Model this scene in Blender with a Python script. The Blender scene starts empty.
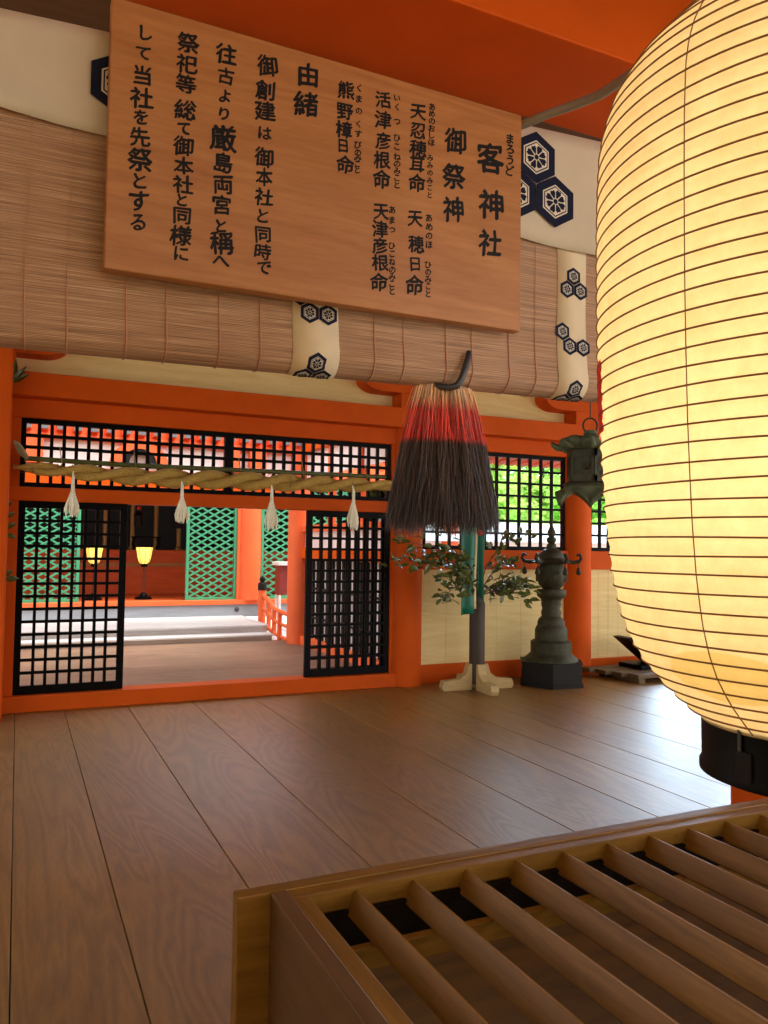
import bpy, bmesh, math, random
from mathutils import Vector, Matrix, noise
random.seed(7)
SC = bpy.context.scene
COL = SC.collection
PI = math.pi

# ------------------------------------------------------------------ materials
def s2l(c):
    return tuple(((v/12.92) if v <= 0.04045 else ((v+0.055)/1.055)**2.4) for v in (x/255.0 for x in c)) + (1.0,)

def new_mat(name):
    m = bpy.data.materials.new(name); m.use_nodes = True
    nt = m.node_tree
    return m, nt, nt.nodes['Principled BSDF']

def N(nt, t, **kw):
    n = nt.nodes.new(t)
    for k, v in kw.items():
        setattr(n, k, v)
    return n

def coords(nt, scale=(1, 1, 1), out='Object'):
    tc = N(nt, 'ShaderNodeTexCoord'); mp = N(nt, 'ShaderNodeMapping')
    mp.inputs['Scale'].default_value = scale
    nt.links.new(tc.outputs[out], mp.inputs['Vector'])
    return mp.outputs['Vector']

def tex_noise(nt, vec, scale, detail=4, rough=0.55, dist=0.0):
    n = N(nt, 'ShaderNodeTexNoise')
    n.inputs['Scale'].default_value = scale; n.inputs['Detail'].default_value = detail
    n.inputs['Roughness'].default_value = rough; n.inputs['Distortion'].default_value = dist
    nt.links.new(vec, n.inputs['Vector'])
    return n.outputs['Fac']

def ramp(nt, fac, stops):
    r = N(nt, 'ShaderNodeValToRGB')
    el = r.color_ramp.elements
    while len(el) < len(stops):
        el.new(0.5)
    for e, (p, c) in zip(el, stops):
        e.position = p; e.color = c
    nt.links.new(fac, r.inputs['Fac'])
    return r.outputs['Color']

def mixc(nt, fac, a, b, mode='MIX'):
    m = N(nt, 'ShaderNodeMix', data_type='RGBA', blend_type=mode)
    if isinstance(fac, (int, float)):
        m.inputs['Factor'].default_value = fac
    else:
        nt.links.new(fac, m.inputs['Factor'])
    for sock, v in ((m.inputs['A'], a), (m.inputs['B'], b)):
        if isinstance(v, tuple):
            sock.default_value = v
        else:
            nt.links.new(v, sock)
    return m.outputs['Result']

def bump(nt, p, h, strength=0.2, dist=0.01):
    b = N(nt, 'ShaderNodeBump')
    b.inputs['Strength'].default_value = strength; b.inputs['Distance'].default_value = dist
    nt.links.new(h, b.inputs['Height']); nt.links.new(b.outputs['Normal'], p.inputs['Normal'])

def plain(name, rgb, rough=0.6, var=0.12, scale=6.0, metal=0.0, spec=0.5, bmp=0.0):
    m, nt, p = new_mat(name)
    c = s2l(rgb)
    f = tex_noise(nt, coords(nt), scale, 5)
    d = tuple(v*(1-var) for v in c[:3]) + (1,); l = tuple(min(1, v*(1+var)) for v in c[:3]) + (1,)
    nt.links.new(ramp(nt, f, [(0.3, d), (0.7, l)]), p.inputs['Base Color'])
    p.inputs['Roughness'].default_value = rough; p.inputs['Metallic'].default_value = metal
    p.inputs['Specular IOR Level'].default_value = spec
    if bmp:
        bump(nt, p, f, bmp, 0.01)
    return m

def wood(name, light, dark, axis='X', freq=14.0, stretch=0.07, rough=0.45, rings=0.5, out='Object', spec=0.4, bmp=0.08):
    m, nt, p = new_mat(name)
    sc = [1.0, 1.0, 1.0]; sc['XYZ'.index(axis)] = stretch
    v = coords(nt, tuple(sc), out)
    broad = tex_noise(nt, v, freq*0.22, 3, 0.5, 0.6)
    w = N(nt, 'ShaderNodeMath', operation='MULTIPLY'); nt.links.new(broad, w.inputs[0]); w.inputs[1].default_value = 14.0
    fr = N(nt, 'ShaderNodeMath', operation='PINGPONG'); nt.links.new(w.outputs[0], fr.inputs[0]); fr.inputs[1].default_value = 0.5
    fine = tex_noise(nt, v, freq*6, 6, 0.7)
    a = N(nt, 'ShaderNodeMath', operation='MULTIPLY'); nt.links.new(fr.outputs[0], a.inputs[0]); a.inputs[1].default_value = rings
    b = N(nt, 'ShaderNodeMath', operation='MULTIPLY_ADD'); nt.links.new(fine, b.inputs[0]); b.inputs[1].default_value = 0.75
    nt.links.new(a.outputs[0], b.inputs[2])
    nt.links.new(ramp(nt, b.outputs[0], [(0.2, s2l(dark)), (0.75, s2l(light))]), p.inputs['Base Color'])
    p.inputs['Roughness'].default_value = rough; p.inputs['Specular IOR Level'].default_value = spec
    bump(nt, p, b.outputs[0], bmp, 0.004)
    return m

M = {}
M['red'] = plain('vermilion_paint', (202, 82, 14), 0.55, 0.08, 3.0, spec=0.10)
M['red2'] = plain('pale_vermilion_paint', (226, 104, 58), 0.5, 0.07, 3.0, spec=0.2)
M['black'] = plain('black_lacquer', (6, 5, 5), 0.45, 0.1, 9.0, spec=0.08)
M['black_matte'] = plain('black_matte_wood', (22, 20, 19), 0.6, 0.15, 9.0, spec=0.2)
M['cream'] = wood('cream_board', (240, 216, 154), (218, 190, 120), 'X', 8, 0.10, 0.6, 0.35)
M['plaster'] = plain('white_plaster', (226, 216, 212), 0.8, 0.04, 5)
M['cloth'] = plain('pale_hemp_cloth', (206, 192, 172), 0.85, 0.06, 3, spec=0.1)
M['band'] = plain('cream_brocade', (222, 202, 170), 0.7, 0.05, 8, spec=0.2)
M['navy'] = plain('navy_dye', (30, 34, 56), 0.8, 0.1, 20, spec=0.1)
M['white_dye'] = plain('undyed_white', (222, 212, 198), 0.8, 0.05, 20, spec=0.1)
M['thread'] = plain('red_thread', (184, 128, 106), 0.8, 0.1, 20)
M['sign'] = wood('sign_board_wood', (192, 132, 78), (158, 98, 52), 'X', 9, 0.10, 0.42, 0.38)
M['ink'] = plain('black_ink', (26, 24, 26), 0.6, 0.2, 30, spec=0.2)
M['boxwood'] = wood('box_wood_lengthwise', (142, 100, 38), (100, 67, 20), 'X', 12, 0.08, 0.42, 0.35, spec=0.22)
M['boxwood_y'] = wood('box_wood_crosswise', (142, 100, 38), (100, 67, 20), 'Y', 12, 0.08, 0.42, 0.35, spec=0.22)
M['boxwood_z'] = wood('box_side_wood', (104, 74, 44), (76, 52, 28), 'Y', 9, 0.10, 0.4, 0.4)
M['boxin'] = wood('box_inner_wood', (98, 66, 30), (62, 39, 16), 'X', 7, 0.12, 0.5, 0.6)
M['ceil'] = wood('ceiling_wood', (120, 84, 54), (84, 56, 34), 'X', 8, 0.08, 0.6, 0.4)
M['bronze'] = plain('aged_bronze', (60, 60, 42), 0.55, 0.35, 14, metal=0.25, spec=0.3, bmp=0.25)
M['verdigris'] = plain('verdigris_bronze', (96, 106, 80), 0.6, 0.3, 12, metal=0.2, spec=0.3, bmp=0.2)
M['plinthwood'] = plain('dark_plinth_wood', (24, 20, 16), 0.5, 0.2, 8, spec=0.2)
M['palewood'] = wood('pale_timber', (196, 170, 116), (166, 138, 86), 'X', 10, 0.15, 0.6, 0.3)
M['postwood'] = wood('dark_post_wood', (74, 58, 46), (48, 36, 28), 'Z', 14, 0.08, 0.6, 0.3)
M['silk'] = plain('green_silk', (16, 108, 86), 0.45, 0.12, 10)
M['cream_silk'] = plain('cream_silk', (222, 204, 150), 0.5, 0.05, 10)
M['red_silk'] = plain('red_silk', (196, 48, 20), 0.5, 0.05, 10)
M['leaf'] = plain('glossy_leaf', (84, 92, 40), 0.25, 0.4, 30)
M['bamboo'] = plain('green_bamboo', (84, 88, 40), 0.35, 0.25, 6)
M['dry_leaf'] = plain('dry_bamboo_leaf', (148, 140, 92), 0.6, 0.2, 12)
M['hemp'] = plain('pale_hemp_fibre', (255, 246, 220), 0.8, 0.12, 40, bmp=0.3)
M['wire'] = plain('tie_cord', (150, 120, 66), 0.6, 0.1, 30)
M['grey_hose'] = plain('grey_conduit', (150, 148, 138), 0.5, 0.05, 10)
M['hook'] = plain('grey_iron', (70, 70, 74), 0.45, 0.15, 20, metal=0.5)
M['green'] = plain('green_lattice_paint', (62, 152, 110), 0.55, 0.06, 6)
M['stone'] = wood('weathered_grey_planks', (206, 205, 204), (178, 175, 172), 'X', 9, 0.07, 0.6, 0.35)
M['greybeam'] = wood('grey_beam_wood', (150, 158, 166), (122, 128, 134), 'X', 9, 0.07, 0.6, 0.3)
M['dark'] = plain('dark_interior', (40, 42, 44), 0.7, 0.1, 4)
M['gilt'] = plain('dull_gilt', (150, 116, 62), 0.5, 0.15, 20, metal=0.3)
M['dais'] = wood('vermilion_dais', (196, 82, 28), (166, 62, 18), 'X', 6, 0.08, 0.45, 0.4)
M['grey_metal'] = plain('grey_cap', (104, 104, 108), 0.6, 0.1, 8)
M['bark'] = plain('tree_bark', (84, 70, 56), 0.9, 0.3, 10, bmp=0.4)
M['ground'] = plain('pale_sand', (186, 176, 156), 0.9, 0.08, 0.7)
M['coping'] = plain('pale_coping', (176, 190, 200), 0.7, 0.06, 3)

def rope_mat():
    m, nt, p = new_mat('straw_rope')
    v = coords(nt, (6, 60, 60))
    f = tex_noise(nt, v, 3.0, 5, 0.7)
    nt.links.new(ramp(nt, f, [(0.3, s2l((150, 116, 40))), (0.7, s2l((222, 184, 92)))]), p.inputs['Base Color'])
    p.inputs['Roughness'].default_value = 0.7
    bump(nt, p, f, 0.9, 0.012)
    return m
M['rope'] = rope_mat()

def floor_mat(name='polished_floor_planks', ca=(112, 79, 32), cb=(160, 116, 54), ra=0.38, rb=0.46, coat=0.3):
    m, nt, p = new_mat(name)
    v = coords(nt, (1.0, 0.13, 1.0), 'UV')
    broad = tex_noise(nt, v, 1.9, 3, 0.5, 0.8)
    w = N(nt, 'ShaderNodeMath', operation='MULTIPLY'); nt.links.new(broad, w.inputs[0]); w.inputs[1].default_value = 22.0
    fr = N(nt, 'ShaderNodeMath', operation='PINGPONG'); nt.links.new(w.outputs[0], fr.inputs[0]); fr.inputs[1].default_value = 0.5
    fine = tex_noise(nt, v, 70, 6, 0.7)
    wear = tex_noise(nt, coords(nt, (1, 0.5, 1), 'UV'), 1.3, 4, 0.6)
    a = N(nt, 'ShaderNodeMath', operation='MULTIPLY'); nt.links.new(fr.outputs[0], a.inputs[0]); a.inputs[1].default_value = 0.52
    b = N(nt, 'ShaderNodeMath', operation='MULTIPLY_ADD'); nt.links.new(fine, b.inputs[0]); b.inputs[1].default_value = 0.62
    nt.links.new(a.outputs[0], b.inputs[2])
    c1 = ramp(nt, b.outputs[0], [(0.2, s2l(ca)), (0.75, s2l(cb))])
    c2 = ramp(nt, wear, [(0.35, (0.82, 0.80, 0.78, 1)), (0.7, (1.12, 1.1, 1.05, 1))])
    nt.links.new(mixc(nt, 1.0, c1, c2, 'MULTIPLY'), p.inputs['Base Color'])
    rr = N(nt, 'ShaderNodeMapRange')
    rr.inputs['To Min'].default_value = ra; rr.inputs['To Max'].default_value = rb
    nt.links.new(wear, rr.inputs['Value']); nt.links.new(rr.outputs['Result'], p.inputs['Roughness'])
    p.inputs['Specular IOR Level'].default_value = 0.32
    p.inputs['Coat Weight'].default_value = coat; p.inputs['Coat Roughness'].default_value = 0.42; p.inputs['Coat IOR'].default_value = 1.6
    ad = N(nt, 'ShaderNodeMath', operation='MULTIPLY_ADD'); nt.links.new(tex_noise(nt, v, 9, 3, 0.5), ad.inputs[0]); ad.inputs[1].default_value = 1.2
    nt.links.new(b.outputs[0], ad.inputs[2])
    bump(nt, p, ad.outputs[0], 0.10, 0.006)
    return m
M['floor'] = floor_mat()
M['floor_grey'] = floor_mat('weathered_hall_planks', (112, 86, 68), (150, 122, 102), 0.45, 0.6, 0.0)

def blind_mat():
    m, nt, p = new_mat('split_bamboo_blind')
    v = coords(nt, (3.0, 250.0, 1.0), 'UV')
    slat = tex_noise(nt, v, 1.0, 3, 0.6)
    v2 = coords(nt, (1.0, 24.0, 1.0), 'UV')
    big = tex_noise(nt, v2, 1.5, 4, 0.6)
    c1 = ramp(nt, slat, [(0.28, s2l((130, 96, 73))), (0.5, s2l((182, 142, 112))), (0.72, s2l((218, 182, 148)))])
    c2 = ramp(nt, big, [(0.3, (0.86, 0.84, 0.84, 1)), (0.7, (1.08, 1.06, 1.04, 1))])
    nt.links.new(mixc(nt, 1.0, c1, c2, 'MULTIPLY'), p.inputs['Base Color'])
    p.inputs['Roughness'].default_value = 0.55
    wv = N(nt, 'ShaderNodeTexWave', wave_type='BANDS', bands_direction='Y')
    wv.inputs['Scale'].default_value = 1.0
    wv.inputs['Distortion'].default_value = 0.6
    nt.links.new(coords(nt, (1.0, 62.0, 1.0), 'UV'), wv.inputs['Vector'])
    ad = N(nt, 'ShaderNodeMath', operation='ADD'); nt.links.new(wv.outputs['Fac'], ad.inputs[0]); nt.links.new(slat, ad.inputs[1])
    bump(nt, p, ad.outputs[0], 0.5, 0.003)
    return m
M['blind'] = blind_mat()

def paper_mat():
    m = bpy.data.materials.new('lantern_paper'); m.use_nodes = True
    nt = m.node_tree; nt.nodes.clear()
    out = N(nt, 'ShaderNodeOutputMaterial')
    v = coords(nt)
    f1 = tex_noise(nt, v, 26, 6, 0.7); f2 = tex_noise(nt, v, 5, 4, 0.6)
    c = mixc(nt, 1.0, ramp(nt, f1, [(0.3, s2l((240, 218, 170))), (0.7, s2l((252, 236, 196)))]),
             ramp(nt, f2, [(0.3, (0.9, 0.88, 0.82, 1)), (0.7, (1.03, 1.02, 1.0, 1))]), 'MULTIPLY')
    # a yellower oval near the lower collar, with its own outline
    mp = N(nt, 'ShaderNodeMapping'); tc = N(nt, 'ShaderNodeTexCoord'); nt.links.new(tc.outputs['Object'], mp.inputs['Vector'])
    mp.vector_type = 'TEXTURE'
    mp.inputs['Location'].default_value = YELLOW_OVAL; mp.inputs['Scale'].default_value = (0.11, 0.11, 0.045)
    ln = N(nt, 'ShaderNodeVectorMath', operation='LENGTH'); nt.links.new(mp.outputs['Vector'], ln.inputs[0])
    sf = N(nt, 'ShaderNodeMapRange'); nt.links.new(ln.outputs['Value'], sf.inputs['Value'])
    sf.inputs['From Min'].default_value = 0.94; sf.inputs['From Max'].default_value = 1.04
    sf.inputs['To Min'].default_value = 0.5; sf.inputs['To Max'].default_value = 0.0
    c = mixc(nt, sf.outputs['Result'], c, s2l((214, 182, 70)))
    d = N(nt, 'ShaderNodeBsdfDiffuse'); t = N(nt, 'ShaderNodeBsdfTranslucent'); mx = N(nt, 'ShaderNodeMixShader')
    mx.inputs['Fac'].default_value = 0.55
    nt.links.new(c, d.inputs['Color']); nt.links.new(c, t.inputs['Color'])
    nt.links.new(d.outputs[0], mx.inputs[1]); nt.links.new(t.outputs[0], mx.inputs[2])
    nt.links.new(mx.outputs[0], out.inputs['Surface'])
    return m

def fringe_mat():
    # dyed hair: undyed tan root, red middle, black tip - by height on the tassel itself
    m, nt, p = new_mat('dyed_hair_tassel')
    tc = N(nt, 'ShaderNodeTexCoord'); sp = N(nt, 'ShaderNodeSeparateXYZ'); nt.links.new(tc.outputs['UV'], sp.inputs[0])
    ad = N(nt, 'ShaderNodeMath', operation='ADD'); nt.links.new(sp.outputs['Y'], ad.inputs[0]); ad.inputs[1].default_value = 0.0
    c = ramp(nt, ad.outputs[0], [(0.0, s2l((208, 182, 150))), (0.09, s2l((198, 164, 130))), (0.17, s2l((192, 78, 68))), (0.36, s2l((186, 58, 50))), (0.40, s2l((64, 49, 45))), (1.0, s2l((56, 43, 41)))])
    rv = ramp(nt, sp.outputs['X'], [(0.0, (0.55, 0.5, 0.48, 1)), (0.7, (1.35, 1.25, 1.2, 1)), (1.0, (3.2, 2.9, 2.7, 1))])
    nt.links.new(mixc(nt, 1.0, c, rv, 'MULTIPLY'), p.inputs['Base Color'])
    p.inputs['Roughness'].default_value = 0.45
    return m
M['fringe'] = fringe_mat()

def leaf_mat(name, rgb, trans=0.5):
    m = bpy.data.materials.new(name); m.use_nodes = True
    nt = m.node_tree; nt.nodes.clear()
    out = N(nt, 'ShaderNodeOutputMaterial')
    f = tex_noise(nt, coords(nt), 1.7, 3)
    c = s2l(rgb)
    col = ramp(nt, f, [(0.3, tuple(v*0.6 for v in c[:3])+(1,)), (0.7, tuple(min(1, v*1.35) for v in c[:3])+(1,))])
    d = N(nt, 'ShaderNodeBsdfDiffuse'); t = N(nt, 'ShaderNodeBsdfTranslucent'); mx = N(nt, 'ShaderNodeMixShader')
    mx.inputs['Fac'].default_value = trans
    nt.links.new(col, d.inputs['Color']); nt.links.new(col, t.inputs['Color'])
    nt.links.new(d.outputs[0], mx.inputs[1]); nt.links.new(t.outputs[0], mx.inputs[2])
    nt.links.new(mx.outputs[0], out.inputs['Surface'])
    return m
M['tree1'] = leaf_mat('bright_tree_leaf', (196, 240, 132))
M['tree2'] = leaf_mat('mid_tree_leaf', (168, 226, 108))

def glow_mat(name, rgb, strength):
    m, nt, p = new_mat(name)
    p.inputs['Base Color'].default_value = s2l(rgb)
    p.inputs['Emission Color'].default_value = s2l(rgb)
    p.inputs['Emission Strength'].default_value = strength
    return m
M['lamp_glow'] = glow_mat('lit_lamp_shade', (255, 226, 110), 0.9)

# ------------------------------------------------------------------ mesh helpers
class MB:
    def __init__(self, smooth=False):
        self.bm = bmesh.new(); self.smooth = smooth
        self.uv = None
    def uvl(self):
        if self.uv is None:
            self.uv = self.bm.loops.layers.uv.new('UVMap')
        return self.uv
    def box(self, x0, x1, y0, y1, z0, z1, bev=0.0, mat=None):
        r = bmesh.ops.create_cube(self.bm, size=1.0)
        vs = r['verts']
        T = Matrix.Translation(((x0+x1)/2, (y0+y1)/2, (z0+z1)/2)) @ Matrix.Diagonal((abs(x1-x0), abs(y1-y0), abs(z1-z0), 1))
        if mat is not None:
            T = mat @ T
        bmesh.ops.transform(self.bm, matrix=T, verts=vs)
        if bev:
            es = list({e for v in vs for e in v.link_edges})
            bmesh.ops.bevel(self.bm, geom=es, offset=bev, segments=2, affect='EDGES', profile=0.5)
        return self
    def prism(self, pts, frm, a, b):
        # pts: 2-D outline; frm(u, v, w) -> 3-D ; extruded from w=a to w=b
        A = [self.bm.verts.new(frm(u, v, a)) for u, v in pts]
        B = [self.bm.verts.new(frm(u, v, b)) for u, v in pts]
        n = len(pts)
        self.bm.faces.new(A[::-1]); self.bm.faces.new(B)
        for i in range(n):
            self.bm.faces.new((A[i], A[(i+1) % n], B[(i+1) % n], B[i]))
        return self
    def poly(self, pts):
        return self.bm.faces.new([self.bm.verts.new(p) for p in pts])
    def tube(self, pts, rad, n=8, cap=True):
        pts = [Vector(p) for p in pts]
        if isinstance(rad, (int, float)):
            rad = [rad]*len(pts)
        rings = []; up = None
        for i, p in enumerate(pts):
            t = (pts[min(i+1, len(pts)-1)] - pts[max(i-1, 0)]).normalized()
            if up is None:
                up = t.orthogonal().normalized()
            else:
                up = (up - t*up.dot(t))
                up = up.normalized() if up.length > 1e-6 else t.orthogonal().normalized()
            s = t.cross(up)
            rings.append([self.bm.verts.new(p + (up*math.cos(a)+s*math.sin(a))*rad[i]) for a in (2*PI*k/n for k in range(n))])
        for r0, r1 in zip(rings, rings[1:]):
            for k in range(n):
                self.bm.faces.new((r0[k], r0[(k+1) % n], r1[(k+1) % n], r1[k]))
        if cap:
            self.bm.faces.new(rings[0][::-1]); self.bm.faces.new(rings[-1])
        return self
    def lathe(self, prof, c=(0, 0, 0), n=32, caps=True, lobes=0, amp=0.0):
        c = Vector(c); rings = []
        for r, z in prof:
            row = []
            for k in range(n):
                a = 2*PI*k/n
                rr = r*(1+amp*math.cos(lobes*a)) if lobes else r
                row.append(self.bm.verts.new(c + Vector((rr*math.cos(a), rr*math.sin(a), z))))
            rings.append(row)
        for r0, r1 in zip(rings, rings[1:]):
            for k in range(n):
                self.bm.faces.new((r0[k], r0[(k+1) % n], r1[(k+1) % n], r1[k]))
        if caps:
            self.bm.faces.new(rings[0][::-1]); self.bm.faces.new(rings[-1])
        return self
    def sphere(self, c, r, sc=(1, 1, 1), u=16, v=10):
        T = Matrix.Translation(c) @ Matrix.Diagonal((r*sc[0], r*sc[1], r*sc[2], 1))
        bmesh.ops.create_uvsphere(self.bm, u_segments=u, v_segments=v, radius=1.0, matrix=T)
        return self
    def leafs(self, p, d, nrm, ln, w):
        d = Vector(d).normalized(); nrm = Vector(nrm); s = d.cross(nrm).normalized(); nn = s.cross(d)
        p = Vector(p)
        a = self.bm.verts.new(p); t = self.bm.verts.new(p + d*ln - nn*ln*0.12)
        m1 = self.bm.verts.new(p + d*ln*0.3); m2 = self.bm.verts.new(p + d*ln*0.65 - nn*ln*0.03)
        l1 = self.bm.verts.new(p + d*ln*0.3 + s*w*0.5 + nn*w*0.12); l2 = self.bm.verts.new(p + d*ln*0.62 + s*w*0.42 + nn*w*0.08)
        r1 = self.bm.verts.new(p + d*ln*0.3 - s*w*0.5 + nn*w*0.12); r2 = self.bm.verts.new(p + d*ln*0.62 - s*w*0.42 + nn*w*0.08)
        for f in ((a, m1, l1), (a, r1, m1), (m1, m2, l2, l1), (m1, r1, r2, m2), (m2, t, l2), (m2, r2, t)):
            self.bm.faces.new(f)
    def build(self, name, mat, parent=None, loc=None):
        bmesh.ops.recalc_face_normals(self.bm, faces=self.bm.faces[:]) if not getattr(self, 'keep', False) else None
        off = WORLD.get(parent.name, Vector()) if parent is not None else (Vector(loc) if loc is not None else Vector())
        if off.length:
            bmesh.ops.transform(self.bm, matrix=Matrix.Translation(-off), verts=self.bm.verts[:])
        me = bpy.data.meshes.new(name); self.bm.to_mesh(me); self.bm.free()
        o = bpy.data.objects.new(name, me); COL.objects.link(o)
        if mat is not None:
            me.materials.append(M[mat] if isinstance(mat, str) else mat)
        if self.smooth:
            for f in me.polygons:
                f.use_smooth = True
            try:
                me.set_sharp_from_angle(angle=math.radians(40))
            except Exception:
                pass
        if parent is not None:
            o.parent = parent
        elif loc is not None:
            o.location = off
        WORLD[o.name] = off
        return o
WORLD = {}

def thing(name, label, cat, loc, group=None):
    o = bpy.data.objects.new(name, None); COL.objects.link(o)
    o.location = loc; o.empty_display_size = 0.1
    o['label'] = label; o['category'] = cat
    if group:
        o['group'] = group
    WORLD[o.name] = Vector(loc)
    return o
def tag(o, label, cat, group=None):
    o['label'] = label; o['category'] = cat
    if group:
        o['group'] = group
    return o
def struct(mb, name, mat, parent=None, label=None):
    o = mb.build(name, mat, parent)
    o['kind'] = 'structure'
    if label:
        o['label'] = label
    return o
def sthing(name, loc, label=None):
    o = bpy.data.objects.new(name, None); COL.objects.link(o); o.location = loc; o['kind'] = 'structure'
    if label:
        o['label'] = label
    WORLD[o.name] = Vector(loc)
    return o
def XZ(y):
    return None
fXZ = lambda u, v, w: Vector((u, w, v))   # outline in X-Z, extruded along Y
fYZ = lambda u, v, w: Vector((w, u, v))   # outline in Y-Z, extruded along X
fXY = lambda u, v, w: Vector((u, v, w))

FWY = 7.75     # far wall plane
# ------------------------------------------------------------------ camera
cam = bpy.data.cameras.new('camera'); camo = bpy.data.objects.new('camera', cam); COL.objects.link(camo)
SC.camera = camo
r2 = Vector((0.9064299805781115, -0.42213238958430926, 0.013745398248340911))
dn = Vector((0.0308062143685029, 0.03362115050342323, -0.9989597566444346))
fw = Vector((0.42123113306763826, 0.9059105164985486, 0.04347951968325429))
mw = Matrix((( r2.x, -dn.x, -fw.x, 0.0), (r2.y, -dn.y, -fw.y, 0.0), (r2.z, -dn.z, -fw.z, 1.5), (0, 0, 0, 1)))
camo.matrix_world = mw
cam.sensor_fit = 'VERTICAL'; cam.sensor_height = 24.0; cam.lens = 786.8397/1024*24.0
cam.clip_start = 0.05; cam.clip_end = 300

# ------------------------------------------------------------------ floor and shell
seams = [-4.2, -3.7, -3.15, -2.6, -2.05, -1.5, -0.95, -0.42, 0.024, 0.424, 0.963, 1.55, 2.14, 2.73, 3.316, 3.72, 4.16, 4.72, 5.3, 5.85, 6.4, 7.0, 7.6, 8.2, 8.8]
mb = MB(); ul = mb.uvl()
for a, b in zip(seams, seams[1:]):
    n0 = len(mb.bm.faces)
    g = 0.0022
    mb.box(a+g, b-g, -3.0, 7.828, -0.06, 0.0, bev=0.003)
    mb.bm.faces.ensure_lookup_table()
    ox, oy = random.uniform(0, 50), random.uniform(0, 50)
    for f in mb.bm.faces[n0:]:
        for lp in f.loops:
            lp[ul].uv = (lp.vert.co.x + ox, lp.vert.co.y + oy)
struct(mb, 'floor', 'floor', label='wide brown polished planks of the hall floor')
struct(MB().box(-4.2, 8.8, -3.0, 12.2, -0.2, -0.07), 'floor_underlay', 'black_matte')
# inner hall floor planks, running sideways
mb = MB(); ul = mb.uvl()
for k in range(8):
    y0 = 7.83 + k*0.525
    n0 = len(mb.bm.faces)
    mb.box(-4.2, 3.95, y0+0.002, y0+0.523, -0.06, 0.0, bev=0.003)
    mb.bm.faces.ensure_lookup_table()
    ox, oy = random.uniform(0, 50), random.uniform(0, 50)
    for f in mb.bm.faces[n0:]:
        for lp in f.loops:
            lp[ul].uv = (lp.vert.co.y + ox, lp.vert.co.x + oy)
struct(mb, 'floor_inner_hall', 'floor_grey')
struct(MB().box(-60, 60, -60, 90, -1.3, -1.2), 'ground', 'ground')

# far wall --------------------------------------------------------------
def pillar(x, y, r, z0, z1, mat='red', name='pillar'):
    return struct(MB(True).lathe([(r, z0), (r, z1)], (x, y, 0), 40), name, mat)
for px_ in (-0.262, 3.868, 6.195, 8.55):
    pillar(px_, FWY, 0.187, 0, 3.7)
struct(MB().box(-0.36, -0.076, 7.26, 7.46, 0, 3.5, bev=0.02), 'post_front', 'red')
B = 0.006
def hbeam(name, x0, x1, y0, y1, z0, z1, mat='red'):
    return struct(MB().box(x0, x1, y0, y1, z0, z1, bev=B), name, mat)
hbeam('sill', -0.1, 3.72, 7.64, 7.86, 0.0, 0.142)
hbeam('sill', 4.05, 6.05, 7.70, 7.84, 0.0, 0.20)
hbeam('sill', 6.38, 7.32, 7.70, 7.84, 0.0, 0.16)
hbeam('lintel', -0.1, 3.72, 7.66, 7.84, 1.862, 1.985)
hbeam('lintel', -0.1, 8.5, 7.68, 7.84, 2.607, 2.80)
hbeam('beam_upper', -0.34, 8.7, 7.50, 7.72, 2.775, 2.985)
hbeam('window_rail', 4.05, 6.05, 7.68, 7.82, 1.25, 1.475)
hbeam('window_rail', 6.38, 7.32, 7.68, 7.82, 1.25, 1.475)
hbeam('door_jamb', 7.30, 7.38, 7.68, 7.84, 0.0, 2.61)
hbeam('door_jamb', -0.1, 0.0, 7.69, 7.83, 0.14, 2.61)
hbeam('door_jamb', 3.665, 3.72, 7.69, 7.83, 0.14, 2.61)
# cream boards
struct(MB().box(-0.1, 3.75, 7.74, 7.80, 2.98, 3.5), 'wall_far_upper', 'cream')
struct(MB().box(4.02, 6.1, 7.74, 7.80, 2.98, 3.5), 'wall_far_upper', 'cream')
struct(MB().box(6.36, 8.5, 7.74, 7.80, 2.98, 3.5), 'wall_far_upper', 'cream')
def panel(x0, x1, z0, z1):
    mb = MB(); w = (x1-x0)/6
    for k in range(6):
        mb.box(x0+k*w+0.001, x0+(k+1)*w-0.001, 7.74, 7.80, z0, z1, bev=0.002)
    return struct(mb, 'wall_far_lower', 'cream')
panel(4.05, 6.05, 0.19, 1.26); panel(6.38, 7.32, 0.15, 1.26)
# boat-shaped bracket arms on each pillar
def bracket(x, ln=0.64, y=FWY):
    pts = []
    for k in range(9):
        a = PI/2*k/8
        pts.append((x+ln-0.22+0.22*math.sin(a), 3.145+0.13*(1-math.cos(a))))
    for k in range(9):
        a = PI/2*(8-k)/8
        pts.append((x-ln+0.22-0.22*math.sin(a), 3.145+0.13*(1-math.cos(a))))
    # outline: bottom right curve up, then across the top, then left curve down
    poly = pts[:9] + [(x+ln, 3.46), (x-ln, 3.46)] + pts[9:]
    return struct(MB().prism(poly, fXZ, y-0.24, y+0.02), 'bracket_arm', 'red')
for px_ in (-0.262, 3.885, 6.215, 8.55):
    bracket(px_)
    hbeam('bearing_block', px_-0.2, px_+0.2, 7.52, 7.7, 2.985, 3.15)
hbeam('beam_wall_plate', -4.2, 8.8, 7.5, 7.9, 3.44, 3.75)
struct(MB().box(-4.2, -0.40, 7.72, 7.80, 0.0, 3.5), 'wall_far_left', 'cream')

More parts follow.
